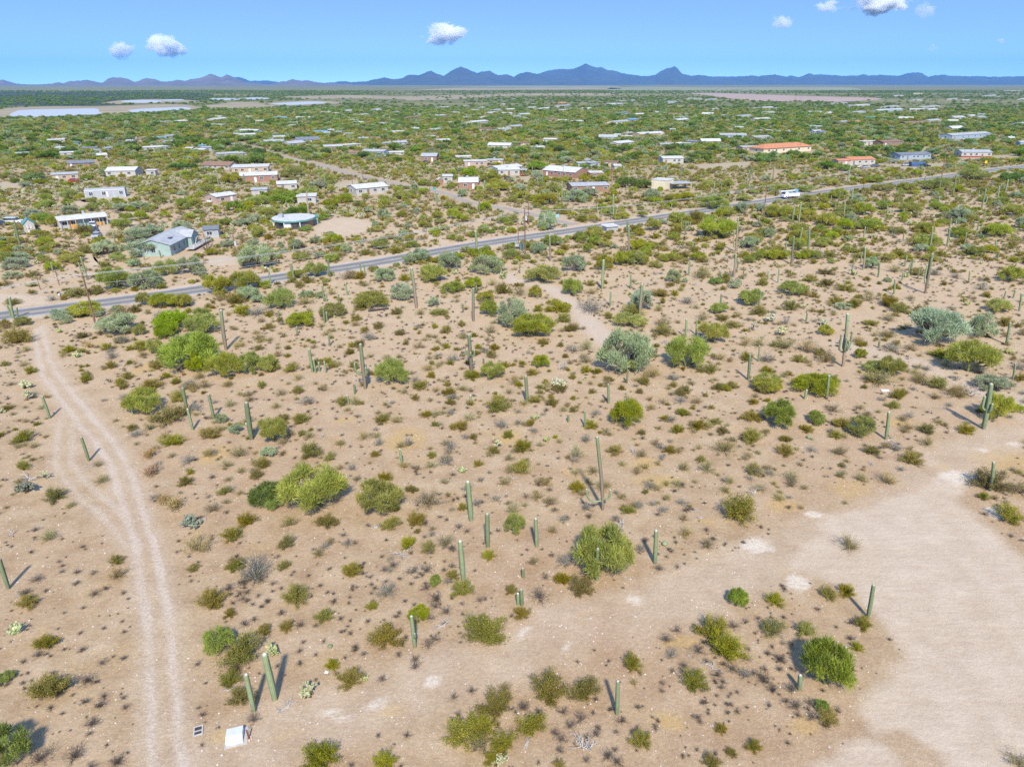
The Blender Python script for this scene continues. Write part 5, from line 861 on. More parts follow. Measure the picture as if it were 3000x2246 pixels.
# ---- the settlement: boxes on the photograph with wall, roof and form
H = {'E0': '520,845,705,880,wWm 600,930,690,965,wWm 655,965,825,1025,wWm 890,935,1055,970,tKm 1040,975,1100,1000,wGf 1060,1010,1165,1050,wWa 1150,950,1225,970,gGm 740,1090,1030,1145,rKa 1365,850,1440,890,wGa 1440,840,1530,872,tBa 1690,820,1800,850,eUm 1800,800,1900,835,wGm 1790,852,1890,895,wGm 1560,935,1780,965,wWm 1785,920,1840,960,wWf 2000,930,2080,970,wWm 2090,950,2212,985,wWm 2160,905,2250,945,bUm 1750,655,1850,675,wGm 1910,640,2035,670,wWm 180,1010,320,1030,gGm 1380,875,1440,895,wGf 1700,870,1790,895,nBa 840,895,880,915,eEf',
 'E1': '45,590,165,615,wWm 100,615,250,645,wWm 65,675,210,705,gGm 380,590,490,615,wWf 530,640,650,665,rWm 755,600,890,625,wUm 895,610,950,630,tBm 980,595,1130,625,wWm 1100,555,1160,572,gWm 1245,540,1350,565,wWm 1390,555,1455,577,gWm 1535,525,1605,550,wWm 1675,575,1780,598,wGm 1840,520,1915,543,wGa 1560,640,1650,655,wGm 1595,657,1700,680,wWm 1850,660,1985,690,bGm 375,735,565,770,eWm 320,780,375,815,wGa 380,785,550,820,wWm 0,810,110,850,tBa 650,850,865,895,bGm 750,800,880,848,wGa 915,850,1090,920,wGa 1000,815,1245,880,gKa 935,688,1000,718,wWa 895,672,1005,686,gGf 1180,752,1325,780,eUm 1290,778,1360,797,wWm 1335,738,1400,765,bWm 1415,760,1480,785,wGm 1500,780,1590,810,cGf 2025,755,2150,785,tWf 1665,815,1790,860,gGm 1795,820,1900,860,pBa 1925,745,1970,765,wGm 1940,880,2030,915,gGm 2050,850,2190,910,gGa 1290,900,1490,955,nGa 1515,900,1690,945,wWf 1560,960,1690,1030,pBa 1700,955,1935,1005,bGm 1995,965,2155,1020,wWm -20,910,80,980,gGm 145,970,380,1045,wGm 405,1000,455,1035,wWf -30,1070,270,1160,wBa 1950,585,2000,603,wGm 2050,553,2110,570,gGm',
 'E2': '290,595,385,615,tWm 480,600,580,640,tGm 545,655,700,690,wWm 170,480,255,507,bWm 415,412,510,437,pBf 550,410,630,437,gGm 640,402,705,419,wGm 485,517,625,537,wWa 690,505,745,530,tBf 760,537,840,553,wWm 830,473,910,500,wWm 860,655,950,690,wWm 1045,627,1095,656,eGm 1125,627,1180,660,gGf 1205,620,1290,652,tBf 1175,450,1290,487,bGa 1015,368,1080,385,wWm 390,367,490,390,wWm 330,342,385,360,bGm 170,333,230,348,wGm 135,412,195,437,wGm 15,407,60,432,bGa 110,462,160,480,tGm 220,380,265,391,wGm 580,316,640,334,wGa 690,316,755,342,gGa 645,336,690,357,wGm 500,313,550,330,tWm 530,294,575,313,wGm 385,293,430,315,wGm 740,281,790,295,wWm 815,289,875,303,wWm 925,273,1000,286,wGm 930,296,1010,311,tGm 1080,291,1135,304,wWa 920,363,985,378,wWm 870,359,930,373,tBm 350,270,370,288,wWf 195,279,255,296,wGm 0,341,60,359,rBm 80,331,130,346,pGm 20,326,70,341,wWm 250,311,300,326,wGm 470,296,500,309,gGm 440,281,470,296,wWm 610,291,660,306,wWm 750,262,775,274,wWm 640,265,660,277,wWf 935,254,980,267,rTa 1230,258,1290,271,wWm 1180,248,1210,259,tGm 705,350,730,363,wGm 455,345,490,358,wWm 575,262,600,276,wWm 810,262,830,272,wGm 1090,620,1115,640,gGf',
 'E3': '540,482,660,512,wWa 285,512,370,532,wGm 375,512,430,530,bWm 450,480,510,525,kKa 430,512,480,527,wGm 160,437,310,467,tWm 655,442,820,477,bGm 870,461,970,487,wGm 750,401,800,428,bWm 880,347,970,374,pWm 770,334,855,351,gGm 540,315,610,336,wWa 605,290,650,306,wGm 665,288,690,301,wWm 865,285,925,299,wGm 930,280,990,298,wWm 930,311,1000,328,wGm 1005,291,1045,301,gGm 1205,307,1290,323,wGm 1213,398,1290,417,bGm 1240,420,1290,457,bGa 1065,433,1105,451,wGm 1010,431,1035,451,wWm 965,423,985,446,wWf 885,431,920,446,gWm 0,369,95,389,cGm 100,351,150,376,bUm 0,446,40,472,gGa 45,462,110,482,bWm 75,438,120,461,wGm 20,502,120,527,wWm 370,346,440,361,wGm 395,358,465,376,wWm 335,324,450,336,tBm 125,324,195,339,wWm 255,307,295,326,wGa 450,223,535,237,wGm 575,231,640,245,wGm 330,244,390,259,bGm 30,241,80,251,gGm 90,239,130,251,wWm 0,263,55,273,wWm 345,414,378,438,wGa 25,316,90,331,gKm 490,306,525,319,pBm 660,321,690,351,wGm',
 'E4': '685,356,760,384,pGm 795,358,860,384,wWa 840,341,910,361,gGa 825,398,900,429,wWa 490,341,580,363,wWa 365,291,520,316,bWm 560,287,650,309,wWm 635,277,755,293,wGm 655,292,735,310,wWm 415,278,500,291,wGm 295,341,355,359,eEm 200,373,262,391,wTm 140,375,185,388,wGm 535,373,630,393,nBm 980,321,1030,341,gGm 940,334,980,349,wWm 585,234,640,246,wGm 465,208,525,219,wWm 585,193,645,204,tWm 1020,203,1100,221,wGm 1120,215,1145,224,wWm 1145,174,1255,186,tWm 810,221,860,241,wGm 885,234,925,249,wWa 185,266,235,286,wGm 235,264,315,281,wWm 145,254,195,266,gGm 68,258,112,269,wWm 0,391,40,462,gKa 1175,471,1212,491,wWa 1245,487,1290,532,bGa 1240,386,1290,401,bGm 990,336,1035,361,bGm 1065,458,1095,476,gGf 1255,228,1290,240,wWm 60,318,90,330,wWm 225,316,290,327,gGm'}
for t, s in H.items():
    for i, b in enumerate(s.split()):
        q = b.split(','); x0, y0, x1, y1 = map(float, q[:4]); wk, rk, fm = q[4]
        if t == 'E1' and i == 5: pass
        r = random.Random(hash((t, i)) % 9999 if False else i*37+ord(t[1])); sl = r.uniform(-.03, .10)
        pa, pb = tp(t, x0, y1), tp(t, x1, y1-sl*(x1-x0))
        A, B = ground(*pa), ground(*pb); W = math.dist(A, B)
        D_ = max(4.0, min(9.5, W*r.uniform(.4, .62))); mid = ((A[0]+B[0])/2, (A[1]+B[1])/2+D_/2, 0)
        tot = .86*max(2.6, min(4.3, height_at(mid, tp(t, 0, y0)[1]))); rise = {'f': 0., 'm': .10*D_, 'a': .19*D_}[fm]; h = max(1.9, tot-rise)
        dist = A[1]
        house(A, B, D_, h, fm, wk, rk, rise, 1 if dist < 900 else 0, cooler=(i % 4 == 1 and dist < 700), name='mobile_home' if fm == 'm' and W > 9 else 'house')
# ================================================================ FILL: the brush between the measured plants
HX = np.array(HOUSES)
SAGP = np.array([(o.location.x, o.location.y) for k, o, _ in THINGS if k == 'saguaro'])
def free(x, y, road=5.0, houses=True, tracks=True):
    ok = np.ones(len(x), bool)
    if road: ok &= (dpoly(x, y, ROAD[::4]) > road) & (dpoly(x, y, SIDE[::3]) > road*.75)
    for P in YP: ok &= ~inside(x, y, P)
    if tracks:
        ok &= (np.minimum.reduce([dpoly(x, y, P[::2]) for P in RUTS]) > .95) & (soft(x, y, CLEAR, .8) < .35) & (dpoly(x, y, WASH) > 1.9) & (dpoly(x, y, SWATH) > 2.6)
    if houses:
        for hx, hy, hr in HX: ok &= (np.abs(x-hx) > hr+1.2) | (y < hy-hr-2.2) | (y > hy+hr+1.)
    for Q in KEEPOUT[1:]: ok &= ~inside(x, y, Q)
    return ok
def sample(n, d0, d1, seed, spread=.78, power=1.0):
    """points over the ground in view between two distances, even per square metre"""
    r = np.random.default_rng(seed); d = np.sqrt(d0*d0+(d1*d1-d0*d0)*r.random(n)**power); x = (r.random(n)*2-1)*spread; x = (x-.04)*(d*cp+CAMH*sp_)
    return x, d, r
def fill(kind, n, d0, d1, seed, size, hf, dens=None, **fr):
    x, y, r = sample(n, d0, d1, seed); ok = free(x, y, **fr)
    if dens is not None: ok &= r.random(n) < dens(x, y)
    x, y = x[ok], y[ok]; R = size[0]+(size[1]-size[0])*r.random(len(x))**1.8
    L = PLANTS.setdefault(kind, [])
    for a, b, c in zip(x, y, R):
        u, v, f = proj((a, b, 0)); L.append([a, b, c, c*r.uniform(*hf), 2*c/f*FOC, u, v])
patchy = lambda s, k, lo=.15: (lambda x, y: np.clip(lo+(1-lo)*smooth(.32, .62, fbm(x, y, s, k)), 0, 1))
fill('bursage_clump', 9500, 52, 185, 1, (.10, .46), (.6, 1.), patchy(4.5, 3, .02))
fill('bursage_clump', 1700, 30, 56, 2, (.08, .34), (.6, 1.), patchy(3.5, 9, .02))
fill('brittle_shrub', 3600, 60, 190, 3, (.3, .85), (.7, 1.1), patchy(14., 5, .3))
fill('creosote_bush', 1100, 75, 190, 4, (.35, .95), (.8, 1.15), patchy(14., 7, .3))
fill('grey_shrub', 700, 48, 190, 5, (.3, .8), (.6, .9))
fill('brittle_shrub', 8000, 165, 430, 6, (.5, 1.35), (.65, 1.0), patchy(20., 8, .4))
fill('creosote_bush', 8000, 165, 430, 7, (.5, 1.5), (.75, 1.1), patchy(20., 9, .4))
fill('grey_shrub', 1700, 165, 430, 8, (.5, 1.2), (.6, .9))
fill('bursage_clump', 6000, 165, 330, 9, (.25, .55), (.6, .9))
fill('palo_verde_tree', 2600, 165, 400, 10, (.75, 2.1), (1.0, 1.4), patchy(30., 12, .35), road=7.)
fill('ironwood_tree', 260, 165, 400, 11, (1.0, 2.4), (1.0, 1.4), patchy(40., 13, .3), road=7.)
fill('green_palo_verde_tree', 120, 180, 400, 12, (1., 2.2), (1., 1.4), road=7.)
left = lambda x, y: np.where((x < -60) & (y < 360), smooth(.35, .6, fbm(x, y, 25., 31)), .05)
fill('bush_cholla', 9000, 190, 420, 13, (.6, 1.3), (.8, 1.2), left)
fill('prickly_pear', 420, 120, 400, 14, (.4, .9), (.35, .5))
# trees and brush close in front of the houses, and along the road edge
sr = np.random.default_rng(91); cand = []
for i, (hx, hy, hr) in enumerate(HOUSES):
    for _ in range(0 if i in (0, 2) else 2 if i < 45 else 6):
        far_k = min(2.2, .8+hy/700.); R = sr.uniform(.9, 1.7)*far_k*(.75 if i < 45 else 1.)
        cand.append((hx+sr.uniform(-1.3, 1.3)*hr, hy-hr*.75-R-sr.uniform(.3, 5.), R, sr.choice(4, p=[.36, .34, .15, .15])))
T_ = np.gradient(ROAD, axis=0); T_ /= np.linalg.norm(T_, axis=1)[:, None]; N_ = np.stack([-T_[:, 1], T_[:, 0]], 1)
for i in range(420):
    k = sr.integers(len(ROAD)); side = -1 if sr.random() < .75 else 1; x, y = ROAD[k]+N_[k]*sr.uniform(5.0, 11.)*side
    kd = sr.choice([0, 2, 4, 5], p=[.3, .1, .35, .25]); cand.append((x, y, sr.uniform(.7, 1.5)*(1 if kd < 4 else .7), kd))
cand = np.array(cand); okc = free(cand[:, 0], cand[:, 1], 4.8, False)
for x, y, R, kd in cand[okc]:
    u, v, f = proj((x, y, 0)); PLANTS[['palo_verde_tree', 'mesquite_tree', 'ironwood_tree', 'green_palo_verde_tree', 'creosote_bush', 'brittle_shrub'][int(kd)]].append([x, y, R, R*sr.uniform(.95, 1.3), 2*R/f*FOC, u, v])
# the settlement and the plain beyond
vil = lambda x, y: np.clip(.35+.65*smooth(.3, .6, fbm(x, y, 90., 17)), 0, 1)
fill('mesquite_tree', 9500, 390, 1350, 20, (1.8, 4.2), (.95, 1.3), vil, tracks=False)
fill('palo_verde_tree', 17000, 390, 1250, 21, (1.3, 3.0), (.9, 1.25), patchy(70., 19, .4), tracks=False)
fill('ironwood_tree', 4500, 390, 1250, 22, (1.5, 3.2), (.95, 1.25), vil, tracks=False)
fill('creosote_bush', 34000, 420, 1200, 23, (.9, 2.0), (.7, 1.), patchy(80., 23, .4), tracks=False)
fill('brittle_shrub', 17000, 420, 1100, 24, (.9, 1.9), (.6, .9), patchy(80., 24, .4), tracks=False)
fill('mesquite_tree', 22000, 1300, 4200, 25, (2.6, 5.5), (.7, 1.0), patchy(420., 27, .12), tracks=False)
# ---- stand the plants: the 300 of a kind that show largest one by one, the rest as one mass
FARTREE = {}
for k, m, b in (('palo_verde_tree', M_PV, M_TRG), ('green_palo_verde_tree', M_PG, M_TRG), ('ironwood_tree', M_IW, M_TRB), ('mesquite_tree', M_MQ, M_TRB)):
    FARTREE[k] = []
    for i in range(4):
        cm, C, R = crown_mesh(900+i, k+'_far', m, nc=10, n=1300, L=.17, W=.040, rc=(.26, .4)); FARTREE[k].append(cm)
FARBUSH = {'creosote_bush': [bush_mesh(200+i, 'fc', M_CR, None, 22, 9, .34, .075) for i in range(3)], 'brittle_shrub': [bush_mesh(210+i, 'fb', M_BR, None, 20, 8, .36, .06, (10, 76), .15) for i in range(3)],
           'grey_shrub': [bush_mesh(220+i, 'fg', M_GS, None, 20, 8, .36, .055, (10, 78), .1) for i in range(2)], 'bursage_clump': [bush_mesh(230+i, 'ft', M_TF, None, 14, 6, .5, .07, (15, 85), .05, flat=.8) for i in range(3)]}
STUFF = {'palo_verde_tree': ('distant_palo_verdes', 'many small yellow-green palo verdes spread through the far settlement', 'trees'), 'green_palo_verde_tree': ('distant_green_trees', 'scattered fresh-green trees beyond the road', 'trees'),
 'ironwood_tree': ('distant_ironwoods', 'many small grey-green ironwoods among the far houses', 'trees'), 'mesquite_tree': ('distant_woodland', 'dark green mesquite woodland stretching across the far plain', 'trees'),
 'creosote_bush': ('creosote_scrub', 'olive creosote scrub covering the desert beyond the foreground', 'scrub'), 'brittle_shrub': ('brittle_scrub', 'brownish low shrubs scattered across the middle distance', 'scrub'),
 'grey_shrub': ('grey_scrub', 'grey twiggy shrubs scattered across the middle distance', 'scrub'), 'bursage_clump': ('bursage_cover', 'countless small dark bursage tufts dotting the sandy ground', 'scrub'),
 'bush_cholla': ('cholla_thicket', 'pale cholla thicket covering the slope left of the road', 'cactus'), 'prickly_pear': ('far_prickly_pears', 'small prickly pears dotted beyond the road', 'cactus')}
prng = random.Random(3)
for kind, L in PLANTS.items():
    L.sort(key=lambda p: -p[4])
    shown = [p for p in L if -30 < p[5] < 3030 and p[6] < 2330]
    cap = 300 if kind != 'prickly_pear' else 160
    ind, rest = shown[:cap], shown[cap:]
    for i, (x, y, R, Hh, w, u, v) in enumerate(ind):
        yaw = prng.uniform(0, 6.28)
        if kind in TREE:
            cm, tm = prng.choice(TREE[kind]); o = empty(kind, (x, y, 0), yaw)
            e = prng.uniform(.88, 1.12)
            link('crown', cm, o, sc=(R*e, R/e, Hh)); link('trunk', tm, o, sc=(R*e, R/e, Hh))
        else:
            protos = BUSH.get(kind) or ODD[kind]
            sxy = R*(1.05 if kind in BUSH else 1.0); sz = Hh*(1.0 if kind in BUSH else .9 if kind not in ('fallen_branches', 'prickly_pear', 'barrel_cactus') else 1.)
            if kind in ('prickly_pear',): sz = R*1.05
            if kind == 'fallen_branches': sz = R*.6; sxy = R*.8
            if kind == 'barrel_cactus': sz = R
            if kind in ('cholla', 'bush_cholla', 'grey_cholla'): sz = R*1.05 if kind != 'cholla' else R*1.25
            if kind == 'dead_shrub': sz = R*.9; sxy = R*.9
            o = link(kind, prng.choice(protos), None, (x, y, 0), yaw, (sxy*prng.uniform(.9, 1.1), sxy*prng.uniform(.9, 1.1), sz))
        o['_s'] = w; THINGS.append((kind, o, (u, v)))
    if rest:
        nm, lb, ct = STUFF[kind]; A = np.array(rest); r = np.random.default_rng(len(rest)); far = A[:, 1] > 400
        if kind in TREE:
            protos = [t[0] for t in TREE[kind]][:3]+FARTREE[kind]; idx = np.where(A[:, 1] < 330, r.integers(0, 3, len(A)), 3+r.integers(0, len(FARTREE[kind]), len(A)))
        elif kind in FARBUSH:
            nb = BUSH[kind][:3]; protos = nb+FARBUSH[kind]; idx = np.where(A[:, 1] < (150 if kind != 'bursage_clump' else 90), r.integers(0, len(nb), len(A)), len(nb)+r.integers(0, len(FARBUSH[kind]), len(A)))
        else: protos = ODD[kind]; idx = r.integers(0, len(protos), len(A))
        hz = A[:, 3] if kind in TREE or kind in BUSH else A[:, 2]
        scatter(nm, lb, ct, protos, A[:, :2], np.c_[A[:, 2]*.95, A[:, 2]*.95, hz], r.random(len(A))*6.28, idx)
# ---- stones on the soil
def stones():
    pm = []
    for s in range(4):
        r = np.random.default_rng(s); import bmesh
        bm = bmesh.new(); bmesh.ops.create_icosphere(bm, subdivisions=1, radius=1)
        for v in bm.verts: v.co *= r.uniform(.7, 1.2)
        me = bpy.data.meshes.new('stone'); bm.to_mesh(me); bm.free(); me.materials.append(plain('stone_%d' % (s % 3), [(.52, .44, .37), (.36, .26, .2), (.62, .57, .51)][s % 3], .9)); pm.append(me)
    x, y, r = sample(42000, 26, 125, 77, power=1.25); ok = (fbm(x, y, 4., 61)+.25*r.random(len(x)) > .52) & (dpoly(x, y, RUTS[0]) > .5) & (dpoly(x, y, RUTS[1]) > .5) & (soft(x, y, CLEAR, 1.) < .6+.4*(r.random(len(x)) > .9)); x, y = x[ok], y[ok]
    s = .018+.06*r.random(len(x))**4
    scatter('gravel', 'pale loose stones and gravel strewn over the desert floor', 'gravel', pm, np.c_[x, y], np.c_[s*1.3, s, s*.7], r.random(len(x))*6.28, r.integers(0, 4, len(x)), s*.25)
stones()
# ================================================================ POLES, WIRES, VEHICLES AND SMALL THINGS
WOOD = plain('pole_wood', (.20, .115, .07), .85, 0, .3, 2); INS = plain('insulator', (.5, .5, .5), .4); WIRE = plain('wire_metal', (.5, .5, .48), .45, .3)
POLES = {}
def pole(key, u, v, vt, label, arm=True, name='utility_pole', can=False, r=.18, cat='pole', ut=None):
    b = ground(u, v); Hh = height_at(b, vt); lean = 0 if ut is None else (ut-proj((b[0], b[1], Hh))[0])/FOC*proj(b)[2]
    lean = max(-.06*Hh, min(.06*Hh, lean)); root = empty(name, b)
    MB().tube([(0, 0, -.3), (lean, 0, Hh)], [r, r*.7], 9).build('post', WOOD, root)
    if arm:
        MB().box(lean-1.2, lean+1.2, -.06, .06, Hh-.75, Hh-.6).build('crossarm', WOOD, root)
        for x in (-1.1, -.45, .45, 1.1): MB().tube([(lean+x, 0, Hh-.6), (lean+x, 0, Hh-.36)], [.05, .035], 6).build('insulator', INS, root)
    if can: MB().tube([(lean+.32, -.1, Hh-2.6), (lean+.32, -.1, Hh-1.5)], .26, 10).build('transformer', plain('transformer_grey', (.5, .52, .53), .5), root)
    setp(root, label, cat, 'utility poles'); POLES[key] = (Vector(b), Hh, lean); THINGS.append(('pole', root, (u, v)))
pole('p1', 279, 946, 798, 'wooden utility pole beside the dirt track entrance', ut=240)
pole('p2', *tp('D1', 345, 1010), tp('D1', 0, 770)[1], 'utility pole with transformer left of the round building', can=True, arm=False)
pole('p3', *tp('D2', 1250, 992), tp('D2', 0, 495)[1], 'utility pole with transformer in front of the road near electric meters', can=True)
pole('p3b', *tp('D2', 1175, 880), tp('D2', 0, 670)[1], 'short plain pole just across the road from the meters', arm=False, r=.12)
pole('p4', *tp('D2', 1287, 660), tp('D2', 0, 410)[1], 'utility pole left of the tall pale ironwood by the junction', can=False, arm=False)
pole('p5', *tp('D3', 1610, 600), tp('D3', 0, 225)[1], 'reddish utility pole beside the road near the white bucket truck', ut=tp('D3', 1648, 0)[0])
pole('p6', *tp('D4', 1315, 190), 420, 'leaning utility pole beside the road at far right', ut=2776)
pole('p7', *tp('D1', 225, 575), tp('D1', 0, 370)[1], 'thin pole in front of the white-roofed cottage', arm=False, r=.12)
for k, (t, x, y, yt, lb) in enumerate([('D2', 225, 370, 180, 'thin pole at the left end of the lane by the brick-red house'), ('D1', 1600, 250, 110, 'thin pole left of the arched-roof white house'), ('D1', 1705, 155, 0, 'thin pole behind the arched-roof white house'), ('E1', 655, 1010, 925, 'pole beside the pale lane with lamp head'),
  ('D0', 2105, 345, 210, 'thin pole right of the cholla field'), ('D0', 1695, 340, 240, 'thin pole in the cholla field right of grey trailer'), ('E2', 1145, 535, 440, 'pole in front of the blue-grey gabled house'), ('E2', 770, 598, 500, 'pole with transformer in the middle of the settlement'), ('E3', 272, 575, 500, 'pole behind the white house with dark porch'),
  ('E3', 800, 628, 540, 'pole left of the terracotta hip-roofed house'), ('E4', 800, 600, 505, 'pole left of the red-based white house'), ('E1', 2120, 905, 830, 'pole left of the grey gabled house in the settlement'), ('E3', 1150, 560, 500, 'pole in front of the terracotta hip roof'), ('D3', 398, 130, -90, 'tall pole between white house and cream garage'), ('D2', 1660, 190, 40, 'pole in front of the wide white-roofed house')]):
    pole('q%d' % k, *tp(t, x, y), tp(t, 0, yt)[1], lb, arm=(k % 3 == 0), r=.11)
for k, (t, x, y, yt) in enumerate([('E1', 1092, 405, 345), ('E1', 1620, 440, 385), ('E1', 1830, 452, 370), ('E1', 2070, 458, 385), ('E1', 1240, 400, 360), ('E1', 1418, 405, 362), ('E2', 98, 262, 215), ('E2', 992, 195, 168), ('E4', 980, 278, 225), ('E4', 275, 262, 190), ('E3', 1120, 258, 200), ('E3', 1155, 258, 190)]):
    pole('t%d' % k, *tp(t, x, y), tp(t, 0, yt)[1], 'far transmission pole %s' % ['left of the long pond', 'right of the long pond', 'behind the left end of the settlement', 'tall and dark left of the substation', 'thin left of the dry fields', 'thin in the dry fields', 'beside the far substation', 'in the pale fields below the mountains', 'standing right of the long white houses', 'beside the eroded bank', 'of steel behind the pink bank', 'of steel at the right end of the pink bank'][k], arm=True, name='transmission_pole', r=.3)
def wire(a, b, label, sag, za, zb, x, r=.028):
    (A, ha, la), (B, hb, lb) = POLES[a] if isinstance(a, str) else a, POLES[b] if isinstance(b, str) else b
    p, q = A+Vector((la+x, 0, ha+za)), B+Vector((lb+x, 0, hb+zb)); n = 18; pts = []
    for i in range(n+1): t = i/n; v = p.lerp(q, t); v.z -= sag*4*t*(1-t); pts.append(v)
    o = MB().tube(pts, r, 4).build('power_line', WIRE); setp(o, label, 'wire', 'power lines along the road'); THINGS.append(('wire', o, proj(pts[n//2])[:2]))
P1, P3 = POLES['p1'], POLES['p3']; PL = (P1[0]-(P3[0]-P1[0])*.9, P1[1], 0.)
for nm, (x, z) in {'upper front': (-1.1, -.36), 'upper middle': (-.45, -.36), 'upper rear': (1.1, -.36), 'low neutral': (0, -2.2)}.items():
    wire(PL, 'p1', nm+' wire running left from the pole by the dirt track', 1.2, z, z, x); wire('p1', 'p3', nm+' wire from the track pole to the pole by the meters', 1.4, z, z, x)
    wire('p3', 'p5', nm+' wire from the pole by the meters to the reddish pole', 1.4, z, z, x); wire('p5', 'p6', nm+' wire from the reddish pole to the leaning right pole', 1.8, z, z, x)
wire('p3', 'p4', 'single service wire across the road near the junction', .5, -1, -.4, 0); wire('p3', 'p3b', 'short service wire from the meter pole across the road', .3, -1.2, -.2, 0); wire('p2', 'p1', 'service wire from transformer pole toward the track pole', 1., -.4, -1.4, 0)
# ---- vehicles
RUBBER = plain('tyre_rubber', (.025, .025, .025), .9); RIM = plain('rim_metal', (.45, .45, .46), .35, .6); LAMP = plain('lamp_glass', (.6, .58, .5), .2)
def wheel(root, x, y, r=.34, w=.22):
    o = MB().tube([(x, y-w/2, r), (x, y+w/2, r)], r, 14).build('wheel', RUBBER, root); MB().tube([(x, y-w/2-.012, r), (x, y+w/2+.012, r)], r*.55, 10).build('rim', RIM, o)
def vehicle(kind, p, rz, col, label, cn):
    root = empty({'car': 'parked_car', 'pickup': 'pickup_truck', 'van': 'parked_van'}[kind], p, rz); paint = plain('paint_'+cn, col, .3, .1, .05); hw = .86
    if kind == 'car': body = [(-2.15, .35), (2.1, .35), (2.15, .75), (1.95, .88), (.95, .95), (-1.2, .98), (-2.1, .92)]; cab = [(.95, .94), (.25, 1.42), (-1.0, 1.45), (-1.75, .96)]
    elif kind == 'pickup': body = [(-2.6, .45), (2.55, .45), (2.6, .95), (2.35, 1.08), (1.0, 1.15), (-2.6, 1.15)]; cab = [(1.05, 1.14), (.5, 1.75), (-.75, 1.78), (-.9, 1.14)]
    else: body = [(-2.4, .4), (2.3, .4), (2.4, .9), (2.1, 1.05), (1.4, 1.12), (-2.4, 1.15)]; cab = [(1.45, 1.1), (.85, 1.85), (-2.3, 1.88), (-2.4, 1.1)]
    MB().prism([(a, z) for a, z in body], -hw, hw, axis='y').build('body', paint, root)
    c = MB().prism(cab, -hw*.84, hw*.84, axis='y').build('cabin', GLASS, root)
    top = [(cab[1][0]+.05, cab[1][1]-.02), (cab[1][0]-.05, cab[1][1]+.05), (cab[2][0]+.05, cab[2][1]+.05), (cab[2][0]-.05, cab[2][1]-.02)]
    MB().prism(top, -hw*.86, hw*.86, axis='y').build('roof', paint, c)
    if kind == 'pickup': MB().box(-2.5, -1.0, -.72, .72, 1.13, 1.16).build('bed', plain('bed_liner', (.04, .04, .04), .8), root)
    xw = 1.35 if kind == 'car' else 1.65
    for x in (-xw, xw):
        for y in (-hw+.08, hw-.08): wheel(root, x, y, .33 if kind == 'car' else .38)
    for y in (-.62, .62): MB().box(body[2][0]-.06, body[2][0]+.03, y-.16, y+.16, .62, .78).build('headlight', LAMP, root)
    setp(root, label, 'car' if kind == 'car' else 'truck' if kind == 'pickup' else 'van', 'parked vehicles'); THINGS.append(('car', root, proj(p)[:2])); return root
W_, S_, BK, BL, RD = ('white', (.72, .72, .72)), ('silver', (.42, .43, .44)), ('black', (.03, .03, .035)), ('dark_blue', (.035, .055, .11)), ('red', (.40, .03, .03))
for kind, t, x, y, rz, c, lb in [('pickup', 'D0', 1010, 690, -65, W_, 'white pickup in front of the orange-panelled building'), ('car', 'D0', 1025, 735, -65, BL, 'dark blue car between white pickup and silver car'), ('car', 'D0', 1050, 795, -75, S_, 'silver car nearest in the row by the orange-panelled building'),
  ('car', 'D0', 20, 665, 10, BL, 'dark car at far left beside the white shed'), ('van', 'D0', 155, 645, 10, W_, 'white van at far left edge near the shed'), ('pickup', 'D1', 105, 415, 70, W_, 'white pickup beside the white-roofed cottage'), ('car', 'D0', 800, 195, 5, RD, 'red car in front of the tan trailer'), ('car', 'D0', 490, 185, 60, BL, 'dark blue car left of the tan trailer'),
  ('car', 'D2', 1215, 130, -80, RD, 'red car under the carport of the white house'), ('car', 'D2', 1070, 170, 0, BK, 'black car in front of the white house'), ('car', 'E4', 236, 660, 20, W_, 'white car leftmost of three by the terracotta house'), ('car', 'E4', 288, 663, 20, S_, 'silver car in the middle of three by the terracotta house'), ('car', 'E4', 345, 656, 10, BL, 'dark blue car right of the silver car by the terracotta house'),
  ('pickup', 'E4', 540, 650, 5, S_, 'silver pickup left of blue tarp in the right yard'), ('pickup', 'E4', 657, 657, 5, BK, 'black pickup right of blue tarp in the right yard'), ('car', 'E4', 722, 610, 5, BK, 'black car in front of the long grey roof'), ('car', 'E4', 720, 478, 10, BK, 'dark car leftmost in lot of blue-grey house'), ('car', 'E4', 770, 482, 10, W_, 'white car in lot left of blue-grey house'),
  ('car', 'E4', 790, 492, 10, BL, 'blue car nearest in lot left of blue-grey house'), ('car', 'E4', 905, 487, 0, W_, 'white car in front of the blue-grey house'), ('van', 'E1', 835, 893, 0, W_, 'white van in front of the pale blue trailer'), ('car', 'E1', 1960, 1028, 30, W_, 'white car left of the white-roofed settlement house'), ('car', 'E2', 105, 632, 10, BK, 'dark car in front of the orange-brown house'), ('car', 'E1', 2070, 825, 0, W_, 'white car below the tan flat-roofed house'),
  ('car', 'E2', 525, 433, 0, W_, 'white car right of the pink flat-roofed house'), ('pickup', 'E3', 840, 480, 0, W_, 'white pickup right of the blue-grey trailer'), ('car', 'E2', 1215, 520, 0, W_, 'white car below the blue-grey gabled house')]:
    vehicle(kind, at(t, x, y), math.radians(rz), c[1], lb, c[0])
